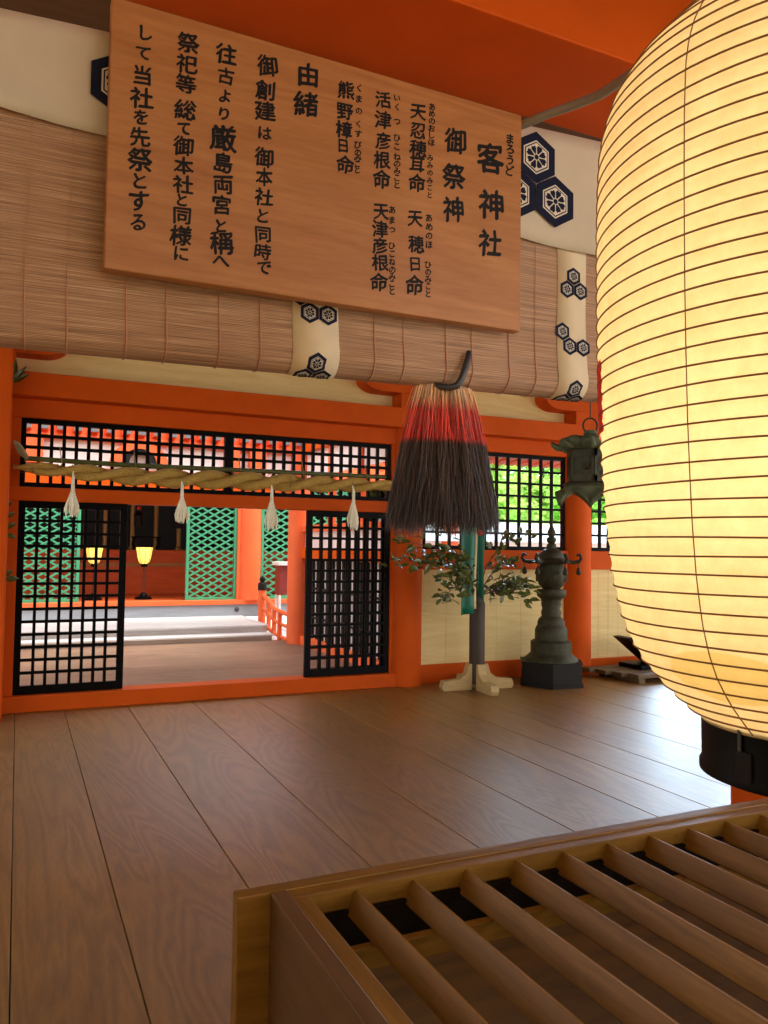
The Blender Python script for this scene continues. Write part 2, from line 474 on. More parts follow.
def lattice(mb, x0, x1, z0, z1, nx, nz, y0, y1, t):
    w = (x1-x0)/nx; h = (z1-z0)/nz
    for i in range(1, nx):
        mb.box(x0+i*w-t/2, x0+i*w+t/2, y0, y1, z0, z1)
    for j in range(1, nz):
        mb.box(x0, x1, y0+0.003, y1-0.003, z0+j*h-t/2, z0+j*h+t/2)
def frame(mb, x0, x1, z0, z1, y0, y1, t, tb=None):
    tb = tb or t
    mb.box(x0, x0+t, y0, y1, z0, z1, 0.003); mb.box(x1-t, x1, y0, y1, z0, z1, 0.003)
    mb.box(x0+t, x1-t, y0, y1, z1-t, z1, 0.003); mb.box(x0+t, x1-t, y0, y1, z0, z0+tb, 0.003)
# transom grilles over the doorway
def grille(name, x0, x1, z0, z1, nx, nz, t=0.03, y=7.75, ft=0.045):
    r = sthing(name, ((x0+x1)/2, y, z0))
    m1 = MB(); frame(m1, x0, x1, z0, z1, y-0.03, y+0.03, ft); m1.build('window_frame', 'black', r)
    m2 = MB(); lattice(m2, x0+ft, x1-ft, z0+ft, z1-ft, nx, nz, y-0.02, y+0.015, t); m2.build('lattice', 'black', r)
    return r
grille('window_1', 0.0, 1.885, 1.985, 2.607, 17, 5)
grille('window_2', 1.885, 3.665, 1.985, 2.607, 16, 5)
grille('window_3', 4.06, 6.03, 1.475, 2.607, 12, 7, 0.027)
grille('window_4', 6.38, 7.30, 1.475, 2.607, 6, 7, 0.027)
# sliding lattice doors
def sliding_door(name, x0, x1, y):
    r = sthing(name, ((x0+x1)/2, y, 0.142))
    z0, z1 = 0.142, 1.862
    m1 = MB(); frame(m1, x0, x1, z0, z1, y-0.022, y+0.022, 0.062, 0.075); m1.build('door_frame', 'black', r)
    m2 = MB(); lattice(m2, x0+0.062, x1-0.062, z0+0.075, z1-0.062, 8, 14, y-0.018, y+0.018, 0.026); m2.build('lattice', 'black', r)
    return r
sliding_door('door_1', -0.005, 0.93, 7.74)
sliding_door('door_2', 2.715, 3.675, 7.74)
sliding_door('door_3', 2.735, 3.66, 7.80)

# ceiling, front beam, eaves, side walls -------------------------------
mb = MB()
for k in range(26):
    mb.box(-4.2+k*0.5, -4.2+k*0.5+0.498, 2.0, 8.0, 3.76, 3.80)
struct(mb, 'ceiling', 'ceil')
mb = MB()
for k in range(26):
    mb.box(-4.2+k*0.5, -4.2+k*0.5+0.49, -1.8, 2.2, 3.80, 3.84)
struct(mb, 'ceiling_eaves', 'ceil')
hbeam('beam_front', -4.2, 8.8, 2.08, 2.535, 3.205, 3.72)
hbeam('beam_eaves', -4.2, 8.8, 0.70, 1.00, 3.45, 3.75)
pillar(3.165, 2.52, 0.2, 0, 3.21); pillar(-1.45, 2.52, 0.2, 0, 3.21); pillar(7.2, 2.52, 0.2, 0, 3.21)
struct(MB().box(-4.3, -4.2, 2.2, 8.0, 0, 1.0), 'wall_left', 'cream')
struct(MB().box(-2.1, -2.0, -3.0, 2.0, 0, 3.8), 'light_blocker_left', 'cream')  # unseen wall, added to darken the left of the front
struct(MB().box(-2.1, 2.2, -3.2, -3.1, 0, 3.8), 'light_blocker_behind', 'cream')  # unseen wall, added to cut the daylight on the front from behind
hbeam('side_rail', 8.5, 8.65, 2.6, 7.8, 0.55, 0.7)
hbeam('side_rail', 8.5, 8.65, 2.6, 7.8, 2.95, 3.2)

# ------------------------------------------------------------------ sign board
SX0, SX1, SZ0, SZ1, SY = 0.204, 1.662, 2.300, 3.118, 2.40
sign = thing('wooden_sign', 'broad wooden sign board with columns of black brush writing, hung before the rolled blind', 'sign', ((SX0+SX1)/2, SY+0.02, SZ0))
MB().box(SX0, SX1, SY, SY+0.045, SZ0, SZ1, bev=0.004).build('board', 'sign', sign)
def glyphs(chars, name, parent):
    """chars: (character, x, z, size) centred on the sign face."""
    bmx = bmesh.new()
    for ch, x, z, s in chars:
        cu = bpy.data.curves.new('t', 'FONT'); cu.body = ch; cu.size = 1.0; cu.resolution_u = 3
        cu.offset = 0.0
        ob = bpy.data.objects.new('t', cu); COL.objects.link(ob)
        dg = bpy.context.evaluated_depsgraph_get(); dg.update()
        me = bpy.data.meshes.new_from_object(ob.evaluated_get(dg))
        COL.objects.unlink(ob); bpy.data.objects.remove(ob); bpy.data.curves.remove(cu)
        if len(me.vertices) == 0:
            bpy.data.meshes.remove(me); continue
        xs = [v.co.x for v in me.vertices]; ys = [v.co.y for v in me.vertices]
        cx, cy = (min(xs)+max(xs))/2, (min(ys)+max(ys))/2
        seed = Vector((random.uniform(0, 90), random.uniform(0, 90), 0))
        rot = random.uniform(-0.05, 0.05)
        tilt = 0.10
        n0 = len(bmx.verts)
        bw = 0.031 if s > 0.05 else 0.042
        shifts = [(0, 0), (bw, 0.3*bw), (-bw, -0.3*bw), (0.3*bw, bw), (-0.3*bw, -bw)]
        nv = len(me.vertices)
        for _ in shifts:
            bmx.from_mesh(me)
        bpy.data.meshes.remove(me)
        bmx.verts.ensure_lookup_table()
        for q_, v in enumerate(bmx.verts[n0:]):
            sh = shifts[q_//nv]
            p = Vector((v.co.x-cx+sh[0], v.co.y-cy+sh[1], 0))
            nz = noise.noise_vector(p*1.5+seed)*0.07
            p += Vector((nz.x, nz.y, 0))
            p.y += p.x*tilt
            q = Vector((p.x*math.cos(rot)-p.y*math.sin(rot), p.x*math.sin(rot)+p.y*math.cos(rot), 0))
            v.co = Vector((x+q.x*s, SY-0.0006-0.00003*(q_//nv), z+q.y*s))
    mb = MB(); mb.bm.free(); mb.bm = bmx
    return mb.build(name, 'ink', parent)
TEXT = [
[('客', 1.524, 2.924, 0.116), ('神', 1.53, 2.75, 0.112), ('社', 1.527, 2.609, 0.099)],
[('ま', 1.61, 3.015, 0.036), ('ろ', 1.611, 2.976, 0.036), ('う', 1.611, 2.936, 0.036), ('ど', 1.611, 2.896, 0.036)],
[('御', 1.376, 2.953, 0.091), ('祭', 1.373, 2.821, 0.094), ('神', 1.371, 2.704, 0.09)],
[('天', 1.226, 3.021, 0.061), ('忍', 1.227, 2.954, 0.061), ('穂', 1.228, 2.889, 0.065), ('耳', 1.225, 2.832, 0.057), ('命', 1.226, 2.768, 0.067), ('天', 1.219, 2.639, 0.06), ('穂', 1.225, 2.551, 0.063), ('日', 1.222, 2.48, 0.053), ('命', 1.219, 2.406, 0.07)],
[('あ', 1.281, 3.053, 0.023), ('め', 1.281, 3.028, 0.024), ('の', 1.281, 3.002, 0.024), ('お', 1.281, 2.976, 0.024), ('し', 1.281, 2.951, 0.024), ('ほ', 1.281, 2.925, 0.024), ('み', 1.276, 2.868, 0.022), ('み', 1.276, 2.841, 0.022), ('の', 1.276, 2.814, 0.021), ('み', 1.276, 2.787, 0.021), ('こ', 1.276, 2.761, 0.021), ('と', 1.276, 2.734, 0.021), ('あ', 1.274, 2.653, 0.025), ('め', 1.275, 2.621, 0.025), ('の', 1.275, 2.589, 0.025), ('ほ', 1.276, 2.557, 0.025), ('ひ', 1.273, 2.485, 0.024), ('の', 1.273, 2.46, 0.023), ('み', 1.273, 2.434, 0.024), ('こ', 1.274, 2.409, 0.023), ('と', 1.274, 2.383, 0.023)],
[('活', 1.091, 3.03, 0.059), ('津', 1.092, 2.96, 0.063), ('彦', 1.093, 2.886, 0.059), ('根', 1.09, 2.819, 0.063), ('命', 1.091, 2.753, 0.066), ('天', 1.089, 2.638, 0.059), ('津', 1.086, 2.579, 0.059), ('彦', 1.087, 2.52, 0.058), ('根', 1.088, 2.462, 0.062), ('命', 1.085, 2.396, 0.065)],
[('い', 1.144, 3.05, 0.024), ('く', 1.144, 3.019, 0.024), ('つ', 1.145, 2.966, 0.024), ('ひ', 1.146, 2.909, 0.024), ('こ', 1.146, 2.878, 0.024), ('ね', 1.147, 2.843, 0.024), ('の', 1.147, 2.818, 0.024), ('み', 1.148, 2.793, 0.023), ('こ', 1.148, 2.769, 0.024), ('と', 1.148, 2.744, 0.023), ('あ', 1.131, 2.653, 0.024), ('ま', 1.131, 2.618, 0.023), ('つ', 1.132, 2.584, 0.023), ('ひ', 1.132, 2.528, 0.024), ('こ', 1.133, 2.5, 0.024), ('ね', 1.133, 2.473, 0.023), ('の', 1.134, 2.445, 0.024), ('み', 1.134, 2.421, 0.023), ('こ', 1.134, 2.396, 0.023), ('と', 1.135, 2.372, 0.024)],
[('熊', 0.954, 3.029, 0.062), ('野', 0.951, 2.953, 0.061), ('樟', 0.949, 2.89, 0.061), ('日', 0.946, 2.835, 0.048), ('命', 0.955, 2.772, 0.062)],
[('く', 1.001, 3.048, 0.024), ('ま', 1.001, 3.01, 0.024), ('の', 1.001, 2.968, 0.023), ('く', 1.001, 2.924, 0.023), ('す', 1.001, 2.889, 0.024), ('び', 1.0, 2.851, 0.024), ('の', 1.0, 2.823, 0.023), ('み', 1.0, 2.806, 0.024), ('こ', 0.999, 2.785, 0.023), ('と', 0.999, 2.765, 0.023)],
[('由', 0.819, 3.044, 0.08), ('緒', 0.814, 2.945, 0.086)],
[('御', 0.68, 3.036, 0.069), ('創', 0.675, 2.955, 0.065), ('建', 0.676, 2.887, 0.068), ('は', 0.678, 2.815, 0.049), ('御', 0.676, 2.736, 0.065), ('本', 0.678, 2.672, 0.058), ('社', 0.679, 2.607, 0.058), ('と', 0.677, 2.545, 0.042), ('同', 0.678, 2.484, 0.055), ('時', 0.679, 2.429, 0.054), ('で', 0.684, 2.378, 0.052)],
[('往', 0.547, 3.038, 0.067), ('古', 0.548, 2.967, 0.054), ('よ', 0.547, 2.902, 0.045), ('り', 0.545, 2.844, 0.045), ('厳', 0.544, 2.767, 0.083), ('島', 0.545, 2.688, 0.064), ('両', 0.547, 2.618, 0.063), ('宮', 0.545, 2.554, 0.063), ('と', 0.544, 2.488, 0.041), ('稱', 0.548, 2.435, 0.073), ('へ', 0.546, 2.378, 0.057)],
[('祭', 0.429, 3.039, 0.066), ('祀', 0.427, 2.972, 0.063), ('等', 0.426, 2.909, 0.062), ('総', 0.425, 2.827, 0.066), ('て', 0.423, 2.767, 0.046), ('御', 0.422, 2.713, 0.062), ('本', 0.426, 2.652, 0.059), ('社', 0.425, 2.593, 0.059), ('と', 0.423, 2.546, 0.037), ('同', 0.424, 2.496, 0.056), ('様', 0.422, 2.434, 0.062), ('に', 0.424, 2.379, 0.052)],
[('し', 0.304, 3.034, 0.052), ('て', 0.297, 2.97, 0.049), ('当', 0.296, 2.902, 0.061), ('社', 0.295, 2.831, 0.067), ('を', 0.296, 2.773, 0.048), ('先', 0.295, 2.712, 0.061), ('祭', 0.297, 2.642, 0.073), ('と', 0.298, 2.578, 0.054), ('す', 0.297, 2.517, 0.066), ('る', 0.296, 2.453, 0.054)]]
for col in TEXT:
    run = []
    for g in col:
        if run and run[-1][2]-g[2] > 1.5*(run[-1][3]+g[3])/2:
            glyphs(run, 'inscription', sign); run = []
        run.append((g[0], g[1], g[2], g[3]*(1.2 if g[3] < 0.045 else 1.03)))
    glyphs(run, 'inscription', sign)

# grey conduit from behind the sign to the lantern
tag(MB(True).tube([(1.682, 2.452, 3.106), (1.697, 2.41, 3.104), (1.722, 2.32, 3.098), (1.753, 2.22, 3.085), (1.773, 2.1, 3.065), (1.733, 1.95, 3.021), (1.60, 1.60, 2.90), (1.42, 1.18, 2.72), (1.31, 0.98, 2.60), (1.29, 0.96, 2.56)], 0.0165, 12).build('conduit', 'grey_hose'),
    'grey flexible conduit running from behind the sign board to the paper lantern', 'cable')

# ------------------------------------------------------------------ rolled bamboo blind with valance
blind = thing('bamboo_blind', 'rolled split-bamboo blind with a crested cloth valance under the red beam', 'blind', (1.2, 2.5, 2.05))
BX0, BX1 = -1.25, 2.69
RC = (2.548, 2.162); RR = 0.072     # roll centre (Y, Z) and radius
def sheet_profile():
    """(y, z) from the valance down the sheet and round the roll."""
    p = []
    for k in range(16):
        t = k/15
        p.append((2.5 - 0.006*math.sin(t*PI) - 0.020*t**3, 2.80 - t*(2.80-2.185)))
    for k in range(1, 40):
        a = math.radians(160 + k*(290/39))
        p.append((RC[0]+RR*math.cos(a), RC[1]+RR*math.sin(a)))
    return p
def arclen(p):
    s = [0.0]
    for a, b in zip(p, p[1:]):
        s.append(s[-1]+math.hypot(b[0]-a[0], b[1]-a[1]))
    return s
PROF = sheet_profile(); PS = arclen(PROF)
def on_sheet(x, s, off):
    s = max(0, min(PS[-1]-1e-6, s))
    for i in range(len(PS)-1):
        if PS[i+1] >= s:
            t = (s-PS[i])/(PS[i+1]-PS[i]+1e-9)
            y = PROF[i][0]+(PROF[i+1][0]-PROF[i][0])*t; z = PROF[i][1]+(PROF[i+1][1]-PROF[i][1])*t
            ty, tz = PROF[i+1][0]-PROF[i][0], PROF[i+1][1]-PROF[i][1]
            L = math.hypot(ty, tz) or 1
            return Vector((x, y + tz/L*off, z - ty/L*off + 0.016*(x-1.3)*min(1.0, s/0.53)))
def s_of_z(z):
    for i in range(len(PS)-1):
        if PROF[i][1] >= z >= PROF[i+1][1]:
            return PS[i]+(PS[i+1]-PS[i])*(PROF[i][1]-z)/(PROF[i][1]-PROF[i+1][1]+1e-9)
    return PS[-1]
def strip(x0, x1, s0, s1, off, n, name, mat, parent, nx=1, wob=0.0):
    mb = MB(True); mb.keep = True; ul = mb.uvl()
    rows = []
    for k in range(n+1):
        s = s0+(s1-s0)*k/n
        rows.append([(mb.bm.verts.new(on_sheet(x0+(x1-x0)*i/nx + wob*math.sin(s*9+i), s, off)), (x0+(x1-x0)*i/nx, s)) for i in range(nx+1)])
    for r0, r1 in zip(rows, rows[1:]):
        for i in range(nx):
            f = mb.bm.faces.new((r0[i][0], r1[i][0], r1[i+1][0], r0[i+1][0]))
            for lp, q in zip(f.loops, (r0[i], r1[i], r1[i+1], r0[i+1])):
                lp[ul].uv = q[1]
    o = mb.build(name, mat, parent)
    md = o.modifiers.new('thick', 'SOLIDIFY'); md.thickness = 0.0016; md.offset = -1
    return o
strip(BX0, BX1, 0.0, PS[-1], 0.0, 90, 'blind_sheet', 'blind', blind, nx=24)
MB(True).tube([(BX0+0.01, RC[0]+0.004, RC[1]+0.016*(BX0-1.29)), (BX1-0.01, RC[0]+0.004, RC[1]+0.016*(BX1-1.31))], RR*0.9, 24).build('roll_core', 'blind', blind)
for bx in (-0.29, 0.812, 1.896):
    strip(bx, bx+(0.162 if bx < 1.5 else 0.142), 0.0, PS[-1]*0.93, 0.003, 70, 'edging_band', 'band', blind, wob=0.004)
for tx in (-0.14, -0.002, 0.112, 0.28, 0.40, 0.566, 0.70, 1.109, 1.223, 1.395, 1.505, 1.668, 1.79, 2.11, 2.22, 2.40, 2.55):
    strip(tx-0.0008, tx+0.0008, 0.0, PS[-1]*0.9, 0.0035, 60, 'stitch_thread', 'thread', blind, wob=0.004)
# valance of pale cloth, slightly slack
mb = MB(True); n = 60
rows = []
for j in range(9):
    row = []
    for i in range(n+1):
        x = BX0+(BX1-BX0)*i/n
        zt = 3.040+0.054*x
        zb = 2.742-0.029*x
        z = zt-(zt-zb)*j/8
        row.append(mb.bm.verts.new((x, 2.478+0.006*math.sin(i*0.7)*(j/8)+0.004*math.sin(i*0.23+j), z+(0.004*math.sin(i*0.5) if j == 8 else 0))))
    rows.append(row)
for r0, r1 in zip(rows, rows[1:]):
    for i in range(n):
        mb.bm.faces.new((r0[i], r0[i+1], r1[i+1], r1[i]))
val = mb.build('valance', 'cloth', blind)
val.modifiers.new('thick', 'SOLIDIFY').thickness = 0.002

def crest_layers(size):
    """2-D layers of a hexagonal flower crest: list of (material, polygons, level)."""
    def hexa(r):
        return [(r*math.cos(PI/2+k*PI/3), r*math.sin(PI/2+k*PI/3)) for k in range(6)]
    L = [('navy', [hexa(size)], 0), ('white_dye', [hexa(size*0.66)], 1), ('navy', [hexa(size*0.60)], 2), ('white_dye', [hexa(size*0.55)], 3)]
    pet = []
    for k in range(8):
        a = k*PI/4 + PI/8
        r0, r1 = size*0.13, size*(0.47 if k % 2 else 0.44)
        w = 0.35
        pet.append([(r0*math.cos(a-0.2), r0*math.sin(a-0.2)), (r1*0.8*math.cos(a-w), r1*0.8*math.sin(a-w)), (r1*math.cos(a-w*0.55), r1*math.sin(a-w*0.55)), (r1*0.93*math.cos(a), r1*0.93*math.sin(a)), (r1*math.cos(a+w*0.55), r1*math.sin(a+w*0.55)), (r1*0.8*math.cos(a+w), r1*0.8*math.sin(a+w)), (r0*math.cos(a+0.2), r0*math.sin(a+0.2))])
    L.append(('navy', pet, 4))
    ring = [(size*0.10*math.cos(k*PI/6), size*0.10*math.sin(k*PI/6)) for k in range(12)]
    L.append(('navy', [ring], 4))
    return L
def crest(cx, place, size, parent, name='crest'):
    """place(u, v, level) -> 3-D."""
    o = bpy.data.objects.new(name, None)
    bmx = {}
    mb = MB(); mb.keep = True
    idx = {'navy': 0, 'white_dye': 1}
    for mat, polys, lev in crest_layers(size):
        for pl in polys:
            # fan with a few radial rings so the crest can bend with the cloth
            c = (sum(p[0] for p in pl)/len(pl), sum(p[1] for p in pl)/len(pl))
            vs0 = mb.bm.verts.new(place(c[0], c[1], lev))
            prev = None
            for q in (0.5, 1.0):
                ring = [mb.bm.verts.new(place(c[0]+(p[0]-c[0])*q, c[1]+(p[1]-c[1])*q, lev)) for p in pl]
                m = len(ring)
                for i in range(m):
                    if prev is None:
                        f = mb.bm.faces.new((vs0, ring[i], ring[(i+1) % m]))
                    else:
                        f = mb.bm.faces.new((prev[i], ring[i], ring[(i+1) % m], prev[(i+1) % m]))
                    f.material_index = idx[mat]
                prev = ring
    bpy.data.objects.remove(o)
    ob = mb.build(name, 'navy', parent)
    ob.data.materials.append(M['white_dye'])
    return ob
def val_place(cx, cz):
    return lambda u, v, l: Vector((cx+u, 2.4675-0.0006*l, cz+v))
for cx, cz in ((1.777, 3.014), (1.868, 2.857), (1.686, 2.857)):
    crest(0, val_place(cx, cz), 0.1025, val)
for cx, cz in ((0.246, 2.895), (0.428, 2.895), (0.337, 3.052)):
    crest(0, val_place(cx, cz), 0.1025, val)
def sh_place(cx, cs):
    return lambda u, v, l: on_sheet(cx+u, cs-v, 0.0052+0.0005*l)
def trio(cx, s):
    for dx, ds in ((0, -0.031), (-0.033, 0.0265), (0.033, 0.0265)):
        crest(0, sh_place(cx+dx, s+ds), 0.037, blind)
for bx in (-0.29, 0.812, 1.896):
    trio(bx+0.080, s_of_z(2.548)); 
    crest(0, sh_place(bx+0.022, s_of_z(2.345)), 0.037, blind); crest(0, sh_place(bx+0.056, s_of_z(2.345)+0.057), 0.037, blind)
    crest(0, sh_place(bx+0.122, s_of_z(2.345)+0.057), 0.037, blind)
    trio(bx+0.086, s_of_z(2.185)+0.098)

# ------------------------------------------------------------------ hair tassel on an iron hook
TX, TY, TZ = 1.424, 2.545, 2.085
tas = thing('hanging_tassel', 'tan, red and black hair tassel hanging from the grey blind hook', 'tassel', (TX, TY, 1.55))
MB(True).tube([(1.482, 2.466, 2.216), (1.476, 2.459, 2.20), (1.458, 2.452, 2.15), (1.442, 2.452, 2.11), (1.428, 2.458, 2.085), (1.405, 2.468, 2.078), (1.378, 2.482, 2.080), (1.362, 2.50, 2.09)], [0.0105, 0.0115, 0.012, 0.0125, 0.0135, 0.013, 0.012, 0.009], 10).build('hook', 'hook', tas)
mb = MB(); mb.keep = True; ul = mb.uvl()
def strand(mb, pts, w, uvx, v0, v1):
    vs = []
    n = len(pts)
    side = Vector((random.uniform(-1, 1), random.uniform(-1, 1), 0)).normalized()
    for i, p in enumerate(pts):
        ww = w*(1.0-0.75*(i/(n-1))**2)
        vs.append((mb.bm.verts.new(p-side*ww), mb.bm.verts.new(p+side*ww), v0+(v1-v0)*i/(n-1)))
    for a, b in zip(vs, vs[1:]):
        f = mb.bm.faces.new((a[0], a[1], b[1], b[0]))
        for lp, vv in zip(f.loops, (a[2], a[2], b[2], b[2])):
            lp[ul].uv = (uvx, vv)
for k in range(7000):
    a = random.uniform(0, 2*PI); q = math.sqrt(random.random())
    clump = noise.noise(Vector((math.cos(a)*2.6, math.sin(a)*2.6, q*2)))
    q = min(1.0, q*(1+0.10*clump))
    ln = 0.545 + random.uniform(-0.06, 0.015) + 0.03*clump
    da = random.gauss(0, 0.10); fan = random.random() < 0.45
    if fan:
        q = 0.75+0.25*random.random()
    pts = []
    for i in range(8):
        t = i/7
        full = 0.114 + 0.122*t**0.85
        if fan:
            u = min(1.0, t/0.40)
            full = 0.022 + (full-0.022)*(u*(2-u))
        rad = q*full
        aa = a + da*t + 0.05*math.sin(t*7+k)
        pts.append(Vector((TX + 0.004*t + rad*math.cos(aa) + random.gauss(0, 0.0022), TY + rad*math.sin(aa)*0.5, TZ + 0.008 - t*ln*(1-0.03*q))))
    strand(mb, pts, random.uniform(0.0008, 0.0016), random.random()**1.5, 0.0, ln/0.565)
for k in range(110):
    a = random.uniform(0, 2*PI); pts = []
    sw = random.uniform(0.95, 1.12); bend = random.gauss(0, 0.25)
    for i in range(8):
        t = i/7
        rad = sw*(0.114+0.122*t**0.85)
        aa = a+bend*t*t
        pts.append(Vector((TX+0.004*t+rad*math.cos(aa), TY+rad*math.sin(aa)*0.5, TZ-t*0.5)))
    strand(mb, pts, 0.0006, random.uniform(0.7, 1.0), 0.0, 0.97)
mb.build('hair_fringe', 'fringe', tas)

# ------------------------------------------------------------------ big paper lantern
LX, LY = 1.2845, 0.954
YELLOW_OVAL = (-0.2805, -0.0607, 0.20)
M['paper'] = paper_mat()
LPROF = [(0.183, 1.195), (0.215, 1.222), (0.252, 1.256), (0.287, 1.298), (0.309, 1.338), (0.3245, 1.38), (0.334, 1.42), (0.342, 1.46), (0.352, 1.54), (0.358, 1.62), (0.363, 1.70), (0.3665, 1.80), (0.369, 1.90), (0.370, 2.0), (0.370, 2.1), (0.369, 2.18), (0.365, 2.26), (0.357, 2.30), (0.343, 2.34), (0.3185, 2.38), (0.283, 2.42), (0.241, 2.46), (0.207, 2.50), (0.185, 2.54)]
def lrad(z):
    if z <= LPROF[0][1]:
        return LPROF[0][0]
    for (r0, z0), (r1, z1) in zip(LPROF, LPROF[1:]):
        if z0 <= z <= z1:
            t = (z-z0)/(z1-z0); return r0+(r1-r0)*t
    return LPROF[-1][0]
lan = thing('paper_lantern', 'large glowing cream paper lantern with brown hoops, hanging above the offertory box', 'lantern', (LX, LY, 1.10))
ribz = []
# hoops spaced evenly along the meridian
sl = [0.0]
for (r0, z0), (r1, z1) in zip(LPROF, LPROF[1:]):
    sl.append(sl[-1]+math.hypot(r1-r0, z1-z0))
NR = 50
for k in range(NR+1):
    s = sl[-1]*k/NR
    for i in range(len(sl)-1):
        if sl[i] <= s <= sl[i+1]+1e-9:
            t = (s-sl[i])/(sl[i+1]-sl[i]); ribz.append(LPROF[i][1]+(LPROF[i+1][1]-LPROF[i][1])*t); break
mb = MB(True); prof = []
for k in range(len(ribz)-1):
    z0, z1 = ribz[k], ribz[k+1]
    for t in (0.0, 0.25, 0.5, 0.75):
        z = z0+(z1-z0)*t
        prof.append((lrad(z)-0.0035*math.sin(t*PI), z))
prof.append((lrad(ribz[-1]), ribz[-1]))
mb.lathe(prof, (LX, LY, 0), 128, caps=False)
paper = mb.build('paper_body', M['paper'], lan)
mb = MB(True)
for z in ribz[1:-1]:
    ph = random.uniform(0, 6)
    pts = []
    for k in range(96):
        a = 2*PI*k/96
        pts.append(Vector((LX+(lrad(z)+0.0008)*math.cos(a), LY+(lrad(z)+0.0008)*math.sin(a), z+0.0012*math.sin(3*a+ph))))
    n = 6; rings = []
    for k, p in enumerate(pts):
        rd = Vector((p.x-LX, p.y-LY, 0)).normalized()
        rings.append([mb.bm.verts.new(p+rd*0.0014*math.cos(b)+Vector((0, 0, 0.0017*math.sin(b)))) for b in (2*PI*j/n for j in range(n))])
    for k in range(96):
        r0, r1 = rings[k], rings[(k+1) % 96]
        for j in range(n):
            mb.bm.faces.new((r0[j], r0[(j+1) % n], r1[(j+1) % n], r1[j]))
M['hoop'] = plain('brown_hoop', (128, 84, 44), 0.6, 0.1, 20)
mb.build('hoops', 'hoop', lan)
# paper seam running down the side that faces left-front
def lan_at(ang, z, off):
    r = lrad(z)+off
    return Vector((LX+r*math.cos(ang), LY+r*math.sin(ang), z))
SEAM = math.radians(-170.2)
mb = MB(True)
mb.tube([lan_at(SEAM, 1.20+1.33*k/80, 0.0006) for k in range(81)], 0.0011, 6)
mb.build('seam', 'hoop', lan)
# collar at the foot with its latch plate, collar at the top
mb = MB(True)
mb.lathe([(0.160, 1.212), (0.183, 1.212), (0.1815, 1.125), (0.186, 1.118), (0.186, 1.106), (0.178, 1.103), (0.160, 1.103)], (LX, LY, 0), 72, caps=False)
lowc = mb.build('bottom_collar', 'black', lan)
LA = math.radians(-177.0)
Tm = Matrix.Translation((LX, LY, 0)) @ Matrix.Rotation(LA, 4, 'Z')
MB().box(0.181, 0.1865, -0.017, 0.017, 1.112, 1.168, bev=0.004, mat=Tm).build('latch_plate', 'black_matte', lowc)
MB(True).tube([(LX+0.187*math.cos(LA-0.02), LY+0.187*math.sin(LA-0.02), 1.168), (LX+0.187*math.cos(LA-0.02), LY+0.187*math.sin(LA-0.02), 1.205)], 0.003, 8).build('latch_pin', 'hook', lowc)
mb = MB(True)
mb.lathe([(0.150, 2.53), (0.187, 2.53), (0.187, 2.61), (0.150, 2.61)], (LX, LY, 0), 72, caps=False)
mb.build('top_collar', 'black', lan)
MB(True).tube([(LX-0.18, LY, 2.60), (LX-0.12, LY, 2.72), (LX, LY, 2.78), (LX+0.12, LY, 2.72), (LX+0.18, LY, 2.60)], 0.008, 8).build('handle', 'black_matte', lan)
MB(True).tube([(LX, LY, 2.78), (LX, LY, 3.45)], 0.008, 8).build('hanging_rope', 'wire', lan)
# red painted mark that wraps onto the far left side of the paper
M['red_ink'] = plain('bright_red_ink', (232, 40, 24), 0.6, 0.06, 20)
mb = MB(True); mb.keep = True
A0, A1 = math.radians(132), math.radians(151.5)
rows = []
for i in range(41):
    z = 1.715+(1.85-1.715)*i/40
    e = 0.014*math.sin(i*0.75)+0.008*math.sin(i*1.9)
    top = 1.0
    rows.append([mb.bm.verts.new(lan_at(A0+(A1+e-A0)*j/10, z, 0.0012)) for j in range(11)])
for r0, r1 in zip(rows, rows[1:]):
    for j in range(10):
        mb.bm.faces.new((r0[j], r0[j+1], r1[j+1], r1[j]))
mb.build('red_brush_mark', 'red_ink', paper)
def point(name, loc, power, rgb, rad):
    l = bpy.data.lights.new(name, 'POINT'); l.energy = power; l.color = rgb; l.shadow_soft_size = rad
    o = bpy.data.objects.new(name, l); COL.objects.link(o); o.location = loc
    return o
point('lantern_bulb', (LX, LY, 1.62), 11.5*0.62, (1.0, 0.88, 0.66), 0.10)
point('lantern_bulb', (LX, LY, 2.10), 11.5*0.38, (1.0, 0.88, 0.66), 0.10)

# ------------------------------------------------------------------ offertory box
obx = thing('offertory_box', 'long wooden offertory box with a slatted top under the paper lantern', 'offertory box', (1.4, 1.2, 0.0))
OX0, OX1 = 0.553, 2.62
YB, YF = 1.79, 0.10        # inner side of far board, near side
T = 0.70
# far board sticks out past the side board
MB().box(0.477, 2.70, 1.783, 1.825, 0.03, T, bev=0.003).build('long_board', 'boxwood', obx)
MB().box(0.477, 2.70, YF-0.035, YF, 0.03, T, bev=0.003).build('long_board', 'boxwood', obx)
MB().box(0.553, 0.592, YF, 1.783, 0.03, T, bev=0.003).build('side_board', 'boxwood_z', obx)
MB().box(2.58, 2.62, YF, 1.783, 0.03, T, bev=0.003).build('side_board', 'boxwood_z', obx)
MB().box(0.553, 2.62, YF, 1.79, 0.03, 0.07).build('bottom_board', 'boxin', obx)
for a, b in ((0.52, 0.66), (2.5, 2.64)):
    MB().box(a, b, 0.06, 1.83, 0.0, 0.031, bev=0.003).build('foot_rail', 'boxwood_y', obx)
